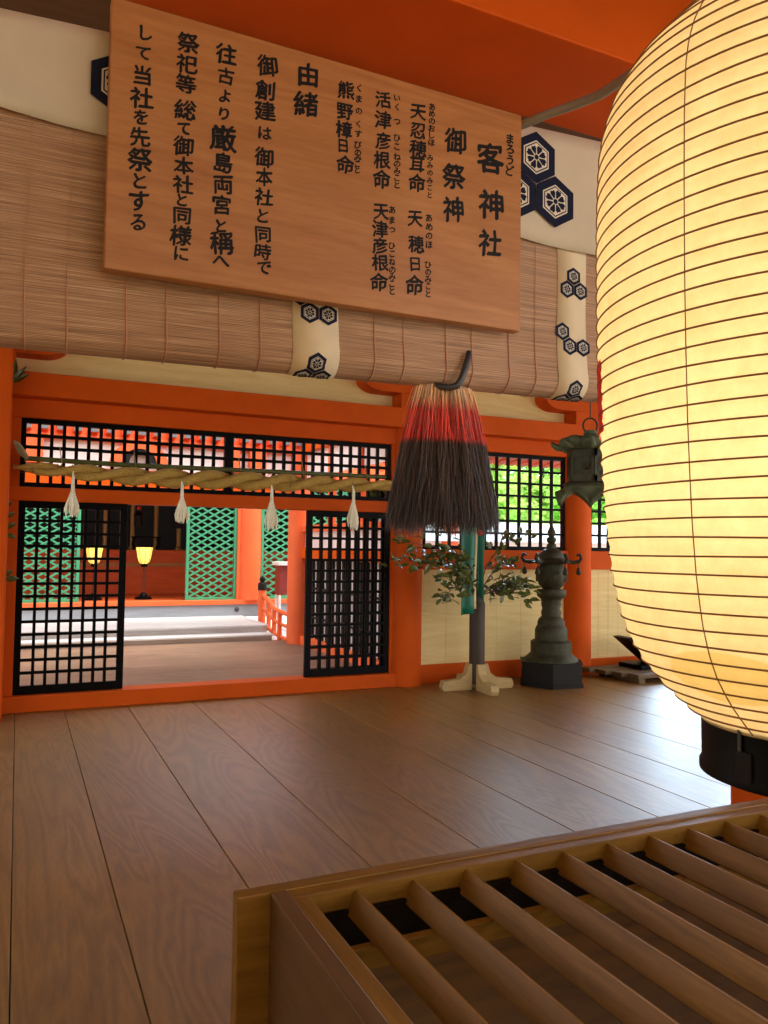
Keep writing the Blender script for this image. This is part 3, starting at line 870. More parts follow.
# rim ledge inside the boards (slightly lower), deep enough to carry the slats
mb = MB()
mb.box(0.592, 2.58, 1.742, 1.783, 0.648, T-0.004, bev=0.002)
mb.build('inner_rim', 'boxwood', obx)
MB().box(0.592, 0.632, 0.14, 1.742, 0.648, T-0.004, bev=0.002).build('inner_rim', 'boxwood_y', obx)
MB().box(2.54, 2.58, 0.14, 1.742, 0.648, T-0.004, bev=0.002).build('inner_rim', 'boxwood_y', obx)
MB().box(0.592, 2.58, YF, 0.14, 0.648, T-0.004, bev=0.002).build('inner_rim', 'boxwood', obx)
for k in range(12):
    x = 0.752+0.1507*k
    pts = [(x+0.003, 0.688), (x-0.003, 0.688), (x-0.026, 0.638), (x-0.020, 0.632), (x+0.004, 0.680)]
    MB().prism(pts, fXZ, 0.14, 1.742).build('slat', 'boxwood_y', obx)
for yc in (1.595, 0.42):
    MB().box(0.60, 2.57, yc-0.012, yc+0.012, 0.585, 0.634, bev=0.002).build('cross_bar', 'boxwood', obx)
M['boxshade'] = plain('box_gap_shade', (26, 17, 9), 0.7, 0.2, 8, spec=0.1)  # shade below the far rim, put into the colour of two added boards
MB().box(0.632, 2.54, 1.606, 1.742, 0.50, 0.51).build('gap_shade_board', 'boxshade', obx)
MB().box(0.632, 2.54, 1.730, 1.742, 0.51, 0.647).build('gap_shade_board', 'boxshade', obx)
# sloping inner boards that funnel coins down
MB().prism([(1.600, 0.59), (1.586, 0.59), (1.10, 0.28), (1.10, 0.265), (1.12, 0.265)], fYZ, 0.634, 2.538).build('funnel_board', 'boxin', obx)
MB().prism([(0.42, 0.60), (0.43, 0.60), (0.90, 0.28), (0.90, 0.265), (0.88, 0.265)], fYZ, 0.634, 2.538).build('funnel_board', 'boxin', obx)

# ------------------------------------------------------------------ twisted straw rope, bamboo pole and hemp tufts
def interp(tab, x):
    for (x0, y0), (x1, y1) in zip(tab, tab[1:]):
        if x <= x1:
            t = max(0, (x-x0)/(x1-x0)); return y0+(y1-y0)*t
    return tab[-1][1]
RZ = [(-0.05, 2.140), (0.42, 2.122), (0.90, 2.104), (1.37, 2.106), (1.83, 2.112), (2.85, 2.118), (3.52, 2.138), (3.60, 2.14)]
RRAD = [(-0.05, 0.020), (0.15, 0.045), (0.5, 0.058), (1.2, 0.072), (1.85, 0.074), (2.6, 0.070), (3.2, 0.060), (3.52, 0.044), (3.60, 0.040)]
rope = thing('straw_rope', 'thick twisted straw rope strung across the doorway grille', 'rope', (1.8, 7.46, 2.08))
RYC = 7.455
for ph in (0, PI):
    mb = MB(True); pts = []; rad = []
    for k in range(260):
        x = -0.05+3.60*k/259
        R_ = interp(RRAD, x); a = ph - x*2*PI/0.74
        pts.append((x, RYC+R_*0.62*math.cos(a), interp(RZ, x)+R_*0.62*math.sin(a))); rad.append(R_*0.66)
    mb.tube(pts, rad, 14)
    mb.build('strand', 'rope', rope)
mb = MB()
for k in range(260):
    x = random.uniform(0, 3.5); R_ = interp(RRAD, x); a = random.uniform(0, 2*PI)
    p = Vector((x, RYC+R_*math.cos(a)*0.95, interp(RZ, x)+R_*math.sin(a)*0.95))
    d = Vector((random.choice((-1, 1))*random.uniform(0.02, 0.05), math.cos(a)*0.012, math.sin(a)*0.012-0.004))
    mb.tube([p-d*0.6, p, p+d], [0.0008, 0.0008, 0.0004], 3)
loose = mb.build('loose_straw', 'rope', rope); loose['kind'] = 'stuff'
for x in (0.10, 0.30, 0.425, 0.93, 1.37, 1.86, 2.22, 2.42, 3.08, 3.3):
    R_ = interp(RRAD, x)*1.02; z = interp(RZ, x)
    MB(True).tube([(x+0.004*math.sin(k), RYC+R_*1.08*math.cos(2*PI*k/20), z+R_*1.08*math.sin(2*PI*k/20)) for k in range(21)] , 0.0035, 6, cap=False).build('binding_cord', 'wire', rope)
pole = thing('bamboo_pole', 'thin green bamboo pole lying along the top of the straw rope', 'pole', (1.8, 7.55, 2.2))
PZ = [(0.0, 2.230), (0.9, 2.216), (2.14, 2.228), (3.62, 2.236)]
mb = MB(True); pts = []; rad = []
for k in range(0, 121):
    x = 0.03+3.5*k/120
    pts.append((x, 7.575, interp(PZ, x))); rad.append(0.0225 + (0.004 if k % 20 == 0 else 0))
mb.tube(pts, rad, 14); mb.build('culm', 'bamboo', pole)
for x in (0.33, 0.965, 1.95, 2.6, 3.3):
    z = interp(PZ, x)
    MB(True).tube([(x-0.012, 7.56, z+0.12), (x, 7.55, z+0.03), (x+0.012, 7.545, z-0.03), (x, 7.55, z-0.05)], 0.0045, 6).build('tie', 'wire', pole)
mb = MB(True)
mb.tube([(0.06, 7.56, 2.225), (0.02, 7.55, 2.27), (-0.02, 7.55, 2.33), (-0.05, 7.55, 2.375)], [0.016, 0.032, 0.030, 0.008], 8)
mb.build('dry_leaf_wrap', 'dry_leaf', pole)
def hemp_tuft(x, ztop, zbot, label):
    t = thing('hanging_hemp_tuft', label, 'tuft', (x, 7.36, zbot), 'hemp tufts hanging from the straw rope')
    zs = ztop-0.16
    MB(True).tube([(x, 7.398, ztop+0.035), (x, 7.375, ztop), (x, 7.362, ztop-0.03), (x, 7.36, zs)], [0.006, 0.008, 0.014, 0.017], 8).build('stem', 'hemp', t)
    mb = MB(True)
    for k in range(46):
        a = random.uniform(0, 2*PI); q = math.sqrt(random.random())
        L = (zs-zbot)*random.uniform(0.72, 1.0)
        dx, dy = q*math.cos(a), q*math.sin(a)
        mb.tube([(x+dx*0.012, 7.36+dy*0.012, zs+0.02), (x+dx*0.04, 7.36+dy*0.035, zs-L*0.35), (x+dx*0.062, 7.36+dy*0.05, zs-L*0.7), (x+dx*0.055, 7.36+dy*0.045, zs-L)], [0.005, 0.009, 0.010, 0.003], 5)
    mb.build('fibre_skirt', 'hemp', t)
hemp_tuft(0.425, 2.085, 1.715, 'white hemp tuft before the left lattice door, leftmost on the rope')
hemp_tuft(1.365, 2.06, 1.680, 'white hemp tuft between the lit lamp and the green lattice')
hemp_tuft(2.222, 2.065, 1.625, 'white hemp tuft in front of the red column at the back')
hemp_tuft(3.08, 2.085, 1.655, 'white hemp tuft before the right lattice door, rightmost on the rope')

# sprigs of leaves by the left post
def sprig(name, label, base, pieces, mat, cat='leaves'):
    t = thing(name, label, cat, base)
    mb = MB(True)
    mb.tube([Vector(base), Vector(base)+Vector((0.03, -0.02, 0.05)), Vector(base)+Vector((0.06, -0.04, 0.06))], 0.004, 5)
    mb.build('twig', 'bark', t)
    mb = MB()
    for p, d, ln, w in pieces:
        mb.leafs(p, d, (0.2, -1, 0.3), ln, w)
    o = mb.build('leaves', mat, t)
    o.modifiers.new('thick', 'SOLIDIFY').thickness = 0.001
    return t
sprig('leaf_sprig', 'grey-green leaf sprig high on the left red post, under the blind', (-0.10, 7.47, 2.85),
      [((-0.085, 7.45, 2.86), (0.55, -0.05, 0.8), 0.20, 0.05), ((-0.085, 7.45, 2.87), (0.15, -0.05, 1), 0.21, 0.06), ((-0.085, 7.45, 2.86), (0.75, 0, 0.55), 0.17, 0.05), ((-0.085, 7.45, 2.9), (-0.2, -0.1, 1), 0.16, 0.05)], 'leaf')
sprig('leaf_sprig', 'dark leaf sprig low on the left red post, beside the left lattice door', (-0.12, 7.60, 1.55),
      [((-0.09, 7.53, 1.62), (0.7, -0.1, 0.3), 0.09, 0.05), ((-0.09, 7.53, 1.56), (0.8, -0.1, -0.3), 0.09, 0.05), ((-0.085, 7.53, 1.70), (0.6, -0.1, 0.6), 0.08, 0.04), ((-0.09, 7.53, 1.17), (1, -0.1, 0.1), 0.12, 0.06), ((-0.09, 7.53, 1.20), (0.7, -0.1, 0.6), 0.08, 0.05), ((-0.09, 7.53, 1.80), (0.5, -0.1, 0.8), 0.06, 0.04)], 'leaf')

# ------------------------------------------------------------------ evergreen branch stand
sx, sy = 4.47, 7.22
st = thing('branch_stand', 'dark post on a pale wooden cross foot holding leafy branches and green silk', 'branch stand', (sx, sy, 0))
MB(True).lathe([(0.083, 0.06), (0.083, 0.90), (0.076, 0.925), (0.0, 0.925)], (sx, sy, 0), 28).build('post', 'postwood', st)
for k, a in enumerate((math.radians(-5), math.radians(85), math.radians(175), math.radians(265))):
    pts = [(0.0, 0.0), (0.40, 0.0), (0.42, 0.04), (0.40, 0.10), (0.22, 0.115), (0.14, 0.17), (0.11, 0.27), (0.0, 0.27)]
    c, s = math.cos(a), math.sin(a)
    fr = lambda u, v, w, c=c, s=s: Vector((sx + u*c - w*s, sy + u*s + w*c, v))
    MB().prism([(0.076, 0.0)] + pts[1:7] + [(0.076, 0.27)], fr, -0.045, 0.045).build('foot', 'palewood', st)
MB(True).tube([(sx, sy, 0.9), (sx, sy, 2.15)], 0.016, 8).build('inner_pole', 'postwood', st)
MB(True).lathe([(0.055, 0.925), (0.045, 0.98), (0.028, 1.05), (0.0, 1.06)], (sx, sy, 0), 12).build('stem_wrap', 'hook', st)
def ribbon(x0, x1, z0, z1, y, mat, slant=0.02, name='silk_streamer', fold=0.02):
    mb = MB(True); rows = []
    for j in range(13):
        z = z1+(z0-z1)*j/12
        row = []
        for i in range(9):
            t = i/8
            row.append(mb.bm.verts.new((x0+(x1-x0)*t + 0.006*math.sin(j*0.6), y+fold*math.sin(t*PI*2)+0.01*math.sin(j*0.5+t*2), z+(slant*t if j == 12 else 0))))
        rows.append(row)
    for r0, r1 in zip(rows, rows[1:]):
        for i in range(8):
            mb.bm.faces.new((r0[i], r0[i+1], r1[i+1], r1[i]))
    o = mb.build(name, mat, st)
    o.modifiers.new('thick', 'SOLIDIFY').thickness = 0.006
    return o
ribbon(4.165, 4.32, 0.80, 2.10, sy-0.17, 'silk')
ribbon(4.325, 4.36, 0.86, 2.08, sy-0.15, 'cream_silk', 0.0, fold=0.004)
ribbon(4.305, 4.332, 0.82, 2.08, sy-0.145, 'red_silk', 0.0, fold=0.004)
ribbon(4.37, 4.45, 1.08, 2.10, sy-0.155, 'silk', -0.2)
MB().box(4.16, 4.47, sy-0.2, sy+0.02, 2.08, 2.13, bev=0.01).build('silk_hanger', 'postwood', st)
MB(True).sphere((4.385, sy-0.185, 1.66), 0.035, (1, 0.7, 1)).build('red_knot', 'red_silk', st)
random.seed(21)
def branch(pts, nleaf, name='leafy_branch'):
    mb = MB(True)
    P = [Vector(p) for p in pts]
    mb.tube(P, [0.008, 0.006, 0.004, 0.002][:len(P)] if len(P) == 4 else 0.004, 5)
    br = mb.build(name, 'bark', st)
    ml = MB()
    for k in range(nleaf):
        t = random.uniform(0.25, 1.0)*(len(P)-1); i = min(int(t), len(P)-2); q = P[i].lerp(P[i+1], t-i)
        base = q+Vector((random.gauss(0, 0.05), random.gauss(0, 0.05), random.gauss(0, 0.045)))
        d = (P[-1]-P[0]).normalized()*0.7+Vector((random.gauss(0, 0.5), random.gauss(0, 0.5), random.gauss(-0.1, 0.4)))
        ml.leafs(base, d, Vector((random.gauss(0, 0.5), random.gauss(-0.7, 0.4), 0.8)), random.uniform(0.085, 0.13), random.uniform(0.042, 0.06))
    o = ml.build('leaves', 'leaf', br)
    o.modifiers.new('thick', 'SOLIDIFY').thickness = 0.001
b0 = (sx, sy, 0.98)
for pts, n in (
    ([b0, (4.15, 7.0, 1.22), (3.75, 6.85, 1.36), (3.20, 6.72, 1.36)], 56),
    ([b0, (4.15, 7.0, 1.30), (3.75, 6.85, 1.50), (3.26, 6.72, 1.56)], 48),
    ([b0, (4.2, 7.0, 1.10), (4.0, 6.85, 1.12), (3.78, 6.8, 0.98)], 36),
    ([b0, (4.2, 7.0, 1.22), (4.0, 6.85, 1.25), (3.75, 6.75, 1.18)], 38),
    ([b0, (4.25, 7.0, 1.3), (4.05, 6.9, 1.44), (3.8, 6.8, 1.46)], 34),
    ([b0, (4.25, 7.0, 1.2), (4.1, 6.9, 1.22), (3.95, 6.8, 1.10)], 24),
    ([b0, (4.6, 7.1, 1.12), (4.75, 7.0, 1.14), (4.90, 6.9, 1.10)], 36),
    ([b0, (4.6, 7.1, 1.08), (4.70, 6.95, 1.06), (4.80, 6.85, 0.98)], 34),
    ([b0, (4.55, 7.1, 1.2), (4.62, 7.0, 1.33), (4.74, 6.95, 1.38)], 26),
    ([b0, (4.5, 7.1, 1.3), (4.62, 7.0, 1.54), (4.88, 6.9, 1.64)], 24),
    ([b0, (4.55, 7.0, 1.05), (4.65, 6.9, 1.08), (4.76, 6.8, 1.16)], 40)):
    branch(pts, n)

# ------------------------------------------------------------------ bronze lantern on its plinth
bx, by = 5.42, 7.20
pl = thing('lantern_plinth', 'dark hexagonal wooden plinth under the bronze lantern', 'plinth', (bx, by, 0))
def hexpts(r, ph=0.0):
    return [(bx+r*math.cos(ph+k*PI/3), by+r*math.sin(ph+k*PI/3)) for k in range(6)]
PH = math.radians(-63)
MB().prism(hexpts(0.365, PH), fXY, 0.035, 0.285).build('body', 'plinthwood', pl)
MB().prism(hexpts(0.385, PH), fXY, 0.0, 0.04).build('base_moulding', 'plinthwood', pl)
MB().prism(hexpts(0.38, PH), fXY, 0.285, 0.31).build('top_moulding', 'plinthwood', pl)
bl = thing('bronze_lantern', 'tall dark bronze standing lantern with a globe and curled roof corners', 'stone lantern' if False else 'bronze lantern', (bx, by, 0.31))
def lz(crop_y):   # height from the photograph's rows
    return (688-(500+crop_y*0.2344))/91.0
mb = MB(True)
mb.lathe([(0.0, 0.31), (0.30, 0.31), (0.295, 0.33), (0.255, 0.36), (0.24, 0.375), (0.225, 0.385), (0.225, 0.50), (0.20, 0.515), (0.178, 0.52), (0.178, 0.62), (0.160, 0.66), (0.150, 0.67)], (bx, by, 0), 48, caps=False)
mb.build('tiered_base', 'bronze', bl)
mb = MB(True)
mb.lathe([(0.150, 0.67), (0.150, 0.70), (0.135, 0.735), (0.105, 0.76), (0.112, 0.80), (0.098, 0.84), (0.112, 0.88), (0.108, 0.91), (0.118, 0.935)], (bx, by, 0), 48, caps=False)
mb.build('stem', 'bronze', bl)
mb = MB(True)
mb.lathe([(0.118, 0.935), (0.155, 0.965), (0.162, 1.00), (0.158, 1.035), (0.10, 1.04), (0.0, 1.04)], (bx, by, 0), 48, caps=False)
mb.build('saucer', 'bronze', bl)
mb = MB(True)
mb.lathe([(0.0, 1.035), (0.09, 1.037), (0.135, 1.08), (0.162, 1.14), (0.166, 1.19), (0.150, 1.25), (0.12, 1.295), (0.0, 1.30)], (bx, by, 0), 48, caps=False)
glb = mb.build('globe', 'bronze', bl)
mb = MB(True)
for k in range(6):       # raised pierced roundels on the globe
    a = k*PI/3+0.2
    c = Vector((bx+0.155*math.cos(a), by+0.155*math.sin(a), 1.17)); rt = Vector((-math.sin(a), math.cos(a), 0))
    for rr in (0.055, 0.03):
        mb.tube([c+rt*rr*math.cos(2*PI*j/18)+Vector((0, 0, 1))*rr*math.sin(2*PI*j/18)+Vector((math.cos(a), math.sin(a), 0))*(0.012 - 0.9*(rr*math.cos(2*PI*j/18))**2/0.16) for j in range(19)], 0.006, 6, cap=False)
mb.build('roundels', 'bronze', glb)
mb = MB(True)
mb.lathe([(0.12, 1.295), (0.20, 1.305), (0.215, 1.32), (0.16, 1.345), (0.135, 1.36), (0.135, 1.385), (0.115, 1.425), (0.07, 1.455), (0.0, 1.46)], (bx, by, 0), 48, caps=False)
roof = mb.build('roof', 'bronze', bl)
for k in range(6):
    a = math.radians(-37)+k*PI/3
    c, s = math.cos(a), math.sin(a)
    at = lambda r, z, c=c, s=s: (bx+r*c, by+r*s, z)
    arm = MB(True).tube([at(0.17, 1.325), at(0.24, 1.315), at(0.30, 1.325), at(0.325, 1.36), at(0.31, 1.395), at(0.285, 1.395), at(0.28, 1.375)], [0.02, 0.02, 0.02, 0.019, 0.017, 0.014, 0.010], 8).build('curled_corner', 'bronze', bl)
    mbb = MB(True)
    mbb.lathe([(0.0, 1.27), (0.012, 1.265), (0.022, 1.235), (0.03, 1.205), (0.018, 1.19), (0.0, 1.185)], (bx+0.295*c, by+0.295*s, 0), 12, caps=False)
    mbb.tube([at(0.295, 1.31), at(0.295, 1.265)], 0.004, 5)
    mbb.build('bell', 'bronze', arm)
mb = MB(True)
mb.lathe([(0.0, 1.45), (0.06, 1.46), (0.05, 1.50), (0.035, 1.51), (0.055, 1.54), (0.05, 1.565), (0.028, 1.58), (0.045, 1.60), (0.046, 1.63), (0.03, 1.66), (0.014, 1.70), (0.006, 1.80), (0.0, 1.82)], (bx, by, 0), 24, caps=False)
mb.build('finial', 'bronze', bl)
for k in range(4):
    pass

bl.location = (bx, by, 0.262); bl.scale = (1, 1, 1.08); pl.scale = (1, 1, 0.845)
# ------------------------------------------------------------------ hanging bronze lantern
hx, hy = 3.655, 4.42
hl = thing('hanging_lantern', 'green bronze hanging lantern partly behind the glowing paper lantern', 'hanging lantern', (hx, hy, 1.84))
mb = MB(True)
rtv = Vector((0.906, -0.42, 0))
mb.tube([Vector((hx, hy, 2.375))+rtv*0.045*math.cos(2*PI*k/24)+Vector((0, 0, 0.055*math.sin(2*PI*k/24))) for k in range(25)], 0.0065, 8, cap=False)
mb.build('ring', 'bronze', hl)
MB(True).tube([(hx, hy, 2.43), (hx, hy, 3.76)], 0.004, 6).build('hanging_wire', 'bronze', hl)
mb = MB(True)
mb.lathe([(0.0, 2.345), (0.034, 2.34), (0.042, 2.315), (0.03, 2.295), (0.0, 2.29)], (hx, hy, 0), 20, caps=False)
mb.build('finial', 'verdigris', hl)
mb = MB(True)
for k in range(8):           # thick lotus petals turning up at the rim
    a = 2*PI*k/8 + math.radians(53)
    T_ = Matrix.Translation((hx, hy, 2.243)) @ Matrix.Rotation(a, 4, 'Z') @ Matrix.Translation((0.125, 0, 0)) @ Matrix.Rotation(math.radians(-10), 4, 'Y') @ Matrix.Diagonal((0.072, 0.074, 0.052, 1))
    bmesh.ops.create_uvsphere(mb.bm, u_segments=18, v_segments=10, radius=1.0, matrix=T_)
mb.lathe([(0.0, 2.305), (0.06, 2.30), (0.12, 2.25), (0.165, 2.21), (0.150, 2.195), (0.0, 2.195)], (hx, hy, 0), 40, caps=False)
for k in range(8):
    a = 2*PI*k/8 + math.radians(53)
    at = lambda r_, z: (hx+r_*math.cos(a), hy+r_*math.sin(a), z)
    mb.tube([at(0.17, 2.215), at(0.205, 2.22), at(0.228, 2.237), at(0.238, 2.262)], [0.03, 0.026, 0.019, 0.007], 8)
mb.build('petal_roof', 'verdigris', hl)
# six-sided body of pierced panels
body = MB(); rb = 0.148
def hexr(r, k, z, ph=0.0):
    return Vector((hx+r*math.cos(ph+k*PI/3), hy+r*math.sin(ph+k*PI/3), z))
for k in range(6):
    a, b = hexr(rb, k, 0), hexr(rb, k+1, 0)
    d = (b-a); L = d.length; d.normalize(); nrm = Vector((d.y, -d.x, 0))
    Tm = Matrix((( d.x, -nrm.x, 0, a.x), (d.y, -nrm.y, 0, a.y), (0, 0, 1, 0), (0, 0, 0, 1)))
    z0, z1 = 1.945, 2.19
    body.box(0, 0.018, -0.006, 0.006, z0, z1, mat=Tm); body.box(L-0.018, L, -0.006, 0.006, z0, z1, mat=Tm)
    body.box(0, L, -0.006, 0.006, z1-0.05, z1, mat=Tm); body.box(0, L, -0.006, 0.006, z0, z0+0.06, mat=Tm)
    body.box(L*0.48, L*0.52, -0.005, 0.005, z0, z1, mat=Tm)
    body.box(0.01, L*0.5, -0.002, 0.002, z0, z1, mat=Tm)
    body.box(L*0.5, L-0.01, -0.002, 0.002, z0, z0+0.10, mat=Tm); body.box(L*0.5, L-0.01, -0.002, 0.002, z1-0.09, z1, mat=Tm)
    for i in range(6):
        for sgn in (1, -1):
            x = 0.012+(L-0.024)*(i+0.5)/6
            for j in range(5):
                if (i*3+j*5+k) % 4 == 0:
                    continue
                zz = z0+0.06+(z1-z0-0.11)*(j+0.5)/5
                body.box(-0.018, 0.018, -0.003, 0.003, -0.0045, 0.0045, mat=Tm @ Matrix.Translation((x, 0, zz)) @ Matrix.Rotation(sgn*0.9, 4, 'Y'))
body.build('pierced_body', 'bronze', hl)
mb = MB(True)
mb.lathe([(0.0, 1.96), (0.155, 1.96), (0.168, 1.945), (0.165, 1.93), (0.0, 1.93)], (hx, hy, 0), 48, caps=False)
mb.build('lower_ring', 'bronze', hl)
mb = MB(True); n = 72; rings = []
for q in range(6):
    t = q/5; row = []
    for k in range(n):
        a = 2*PI*k/n
        lob = abs(math.sin(3*(a-math.radians(20))))
        arch = 1.0-abs(math.cos(3*(a-math.radians(20))))**0.7
        row.append(mb.bm.verts.new((hx+(0.16+0.055*t*t)*math.cos(a)*(1+0.04*t*lob), hy+(0.16+0.055*t*t)*math.sin(a)*(1+0.04*t*lob), 1.935-t*(0.035+0.085*arch+0.02*lob))))
    rings.append(row)
for r0, r1 in zip(rings, rings[1:]):
    for k in range(n):
        mb.bm.faces.new((r0[k], r0[(k+1) % n], r1[(k+1) % n], r1[k]))
o = mb.build('skirt', 'verdigris', hl); o.modifiers.new('thick', 'SOLIDIFY').thickness = 0.008
hl.scale = (1.12, 1.12, 0.98); hl.location = (hx+0.005, hy, 1.85)

# ------------------------------------------------------------------ duckboard and black stand by the far right wall
db = thing('duckboard', 'low weathered wooden duckboard on the floor behind the paper lantern', 'duckboard', (6.9, 7.05, 0))
M['duck'] = wood('weathered_duckboard', (112, 90, 62), (84, 66, 44), 'X', 10, 0.1, 0.6, 0.3)
for k in range(4):
    y0 = 6.82+k*0.19
    MB().box(6.33 - 0.07*k, 8.0, y0, y0+0.16, 0.055, 0.10, bev=0.004).build('slat', 'duck', db)
for x in (6.36, 7.1, 7.8):
    MB().box(x, x+0.09, 6.84, 7.52, 0.0, 0.055, bev=0.004).build('batten', 'duck', db)
bs = thing('lacquer_stand', 'black lacquered slanting stand on the duckboard beside the right red pillar', 'stand', (6.9, 7.3, 0.10))
MB().prism([(6.47, 0.47), (6.56, 0.475), (7.45, 0.14), (7.45, 0.10), (6.98, 0.10)], fXZ, 7.15, 7.40).build('slanted_board', 'black', bs)
MB().box(6.62, 7.6, 7.08, 7.47, 0.10, 0.15, bev=0.005).build('base', 'black', bs)
mb = MB(True)
mb.tube([(6.86+0.012*math.sin(k*0.9), 7.28, 0.33+0.055*k) for k in range(12)], 0.016, 8)
rod = mb.build('turned_rod', 'black', bs)
for k in range(5):
    z = 0.50+0.1*k
    MB(True).tube([(6.86, 7.28, z), (6.81, 7.27, z+0.012), (6.77, 7.27, z+0.002), (6.755, 7.27, z+0.022)], [0.012, 0.012, 0.010, 0.006], 6).build('curl', 'black', rod)

# ------------------------------------------------------------------ inner hall beyond the doorway
for x in (-0.26, 3.93):
    pillar(x, 11.55, 0.165 if x > 0 else 0.18, 0, 3.6, 'red2')
pillar(-4.0, 11.55, 0.18, 0, 3.6, 'red2')
hbeam('beam_inner', -4.2, 4.1, 11.45, 11.65, 2.22, 2.52, 'red')
struct(MB().box(-4.2, 4.0, 11.52, 11.58, 2.52, 2.90), 'wall_inner_plaster', 'plaster')
hbeam('beam_inner', -4.2, 4.1, 11.44, 11.66, 2.885, 2.965, 'red2')
mb = None
for k in range(24):
    x = -0.35+k*0.21
    r = sthing('rafter', (x, 11.4, 3.06))
    MB().box(x-0.055, x+0.055, 11.35, 11.9, 3.0, 3.13).build('timber', 'red2', r)
    MB().box(x-0.05, x+0.05, 11.335, 11.352, 3.005, 3.125).build('end_cap', 'grey_metal', r)
hbeam('beam_inner', -4.2, 4.2, 11.5, 11.7, 3.14, 3.4, 'red2')
hbeam('beam_inner', -4.2, 4.1, 11.50, 11.60, 2.96, 3.16, 'red2')
# frog-leg strut
fl = sthing('frog_leg_strut', (1.52, 11.44, 2.60))
def arc(r, n=16, sx_=1.0, cz=2.62, cx=1.52):
    return [(cx+r*sx_*math.cos(PI*k/n), cz+r*math.sin(PI*k/n)) for k in range(n+1)]
outer = arc(0.30, 16, 1.3); inner = arc(0.20, 16, 1.15)
m_ = MB()
for i in range(16):
    m_.prism([outer[i], outer[i+1], inner[i+1], inner[i]], fXZ, 11.40, 11.52)
m_.build('legs', 'red2', fl)
o2 = arc(0.20, 16, 1.15); i2 = arc(0.14, 16, 1.0)
m_ = MB()
for i in range(16):
    m_.prism([o2[i], o2[i+1], i2[i+1], i2[i]], fXZ, 11.41, 11.52)
m_.build('inner_arch', 'black_matte', fl)
for a, b in ((2.75, 2.95), (3.1, 3.35)):
    hbeam('bracket_block', a, b, 11.4, 11.55, 2.55, 2.88, 'red2')
hbeam('brace', -0.1, 0.28, 11.42, 11.54, 2.55, 2.88, 'red2')
# right-hand side wall of the inner hall
X = 4.0
hbeam('sill_side', 3.92, 4.08, 7.95, 11.4, 0.0, 0.13, 'red2')
hbeam('rail_side', 3.92, 4.08, 7.95, 11.4, 1.30, 1.46, 'red')
hbeam('rail_side', 3.92, 4.08, 7.95, 11.4, 1.70, 1.80, 'red2')
struct(MB().box(3.98, 4.04, 7.95, 11.4, 1.46, 1.70), 'wall_side_panel', 'plaster')
struct(MB().box(4.03, 4.06, 7.95, 11.4, 0.13, 1.30), 'wall_side_shutter', 'plaster')
struct(MB().box(3.99, 4.02, 7.95, 11.4, 2.52, 2.9), 'wall_side_upper', 'plaster')
for k in range(17):
    y = 8.05+k*0.2
    struct(MB().box(3.99, 4.02, y, y+0.06, 0.13, 1.30), 'shutter_bar', 'black_matte')
for z in (0.42, 0.85):
    struct(MB().box(3.98, 4.0, 8.0, 11.38, z, z+0.03), 'shutter_rail', 'black_matte')
for y in (9.2, 10.3):
    hbeam('side_post', 3.95, 4.05, y, y+0.1, 1.80, 3.0, 'red2')
hbeam('beam_side', 3.9, 4.1, 7.9, 11.5, 2.9, 3.2, 'red')
for k in range(14):
    y = 8.0+k*0.33
    p0, p1 = Vector((3.95, y, 3.3)), Vector((5.7, y, 2.85))
    L = (p1-p0).length; ang = math.atan2(p1.z-p0.z, p1.x-p0.x)
    Tm = Matrix.Translation(p0) @ Matrix.Rotation(-ang, 4, 'Y')
    struct(MB().box(0, L, -0.05, 0.05, -0.06, 0.06, mat=Tm), 'rafter_side', 'red2')
struct(MB().box(-4.2, 4.1, 7.8, 9.0, 3.5, 3.56), 'ceiling_inner', 'ceil')
# eave rafters over the right-hand windows
for k in range(24):
    x = 4.16+k*0.177
    r = sthing('rafter_eave', (x, 8.6, 2.7))
    Tm = Matrix.Translation((x, 7.85, 2.74)) @ Matrix.Rotation(math.radians(-8), 4, 'X')
    MB().box(-0.06, 0.06, 0, 0.72, -0.075, 0.075, mat=Tm).build('timber', 'red2', r)
    MB().box(-0.03, 0.03, 0.72, 0.73, -0.03, 0.03, mat=Tm).build('end_cap', 'grey_metal', r)

# steps and landing of the main shrine
struct(MB().box(-4.2, 3.68, 12.04, 12.36, -0.2, 0.068).box(-4.2, 3.69, 11.99, 12.36, 0.068, 0.10, bev=0.006), 'step', 'stone')
struct(MB().box(-4.2, 3.68, 12.34, 13.95, -0.2, 0.19).box(-4.2, 3.69, 12.28, 13.95, 0.19, 0.225, bev=0.006), 'landing', 'stone')
struct(MB().box(3.66, 9.0, 11.95, 14.0, -0.3, -0.02), 'ground_court', 'stone')
hbeam('beam_threshold', -4.2, 8.0, 13.93, 14.2, 0.2, 0.425, 'greybeam')
mbn = MB(True); mbn.sphere((3.6, 13.93, 0.335), 0.045, (1, 0.6, 1)); struct(mbn, 'nail_cover', 'hook')
hbeam('sill_red', -4.2, 8.0, 13.9, 14.2, 0.425, 0.505, 'red2')
struct(MB().box(-4.2, 8.0, 14.15, 19.0, 0.2, 0.50), 'floor_shrine', 'dais')
pillar(3.845, 14.05, 0.2, 0.5, 4.2, 'red2'); pillar(-0.3, 14.05, 0.2, 0.5, 4.2, 'red2'); pillar(8.0, 14.05, 0.2, 0.5, 4.2, 'red2')
hbeam('door_post', 3.60, 3.66, 13.98, 14.1, 0.5, 3.0, 'red2')
hbeam('beam_shrine', -4.2, 8.2, 13.9, 14.2, 2.75, 3.2, 'red2')
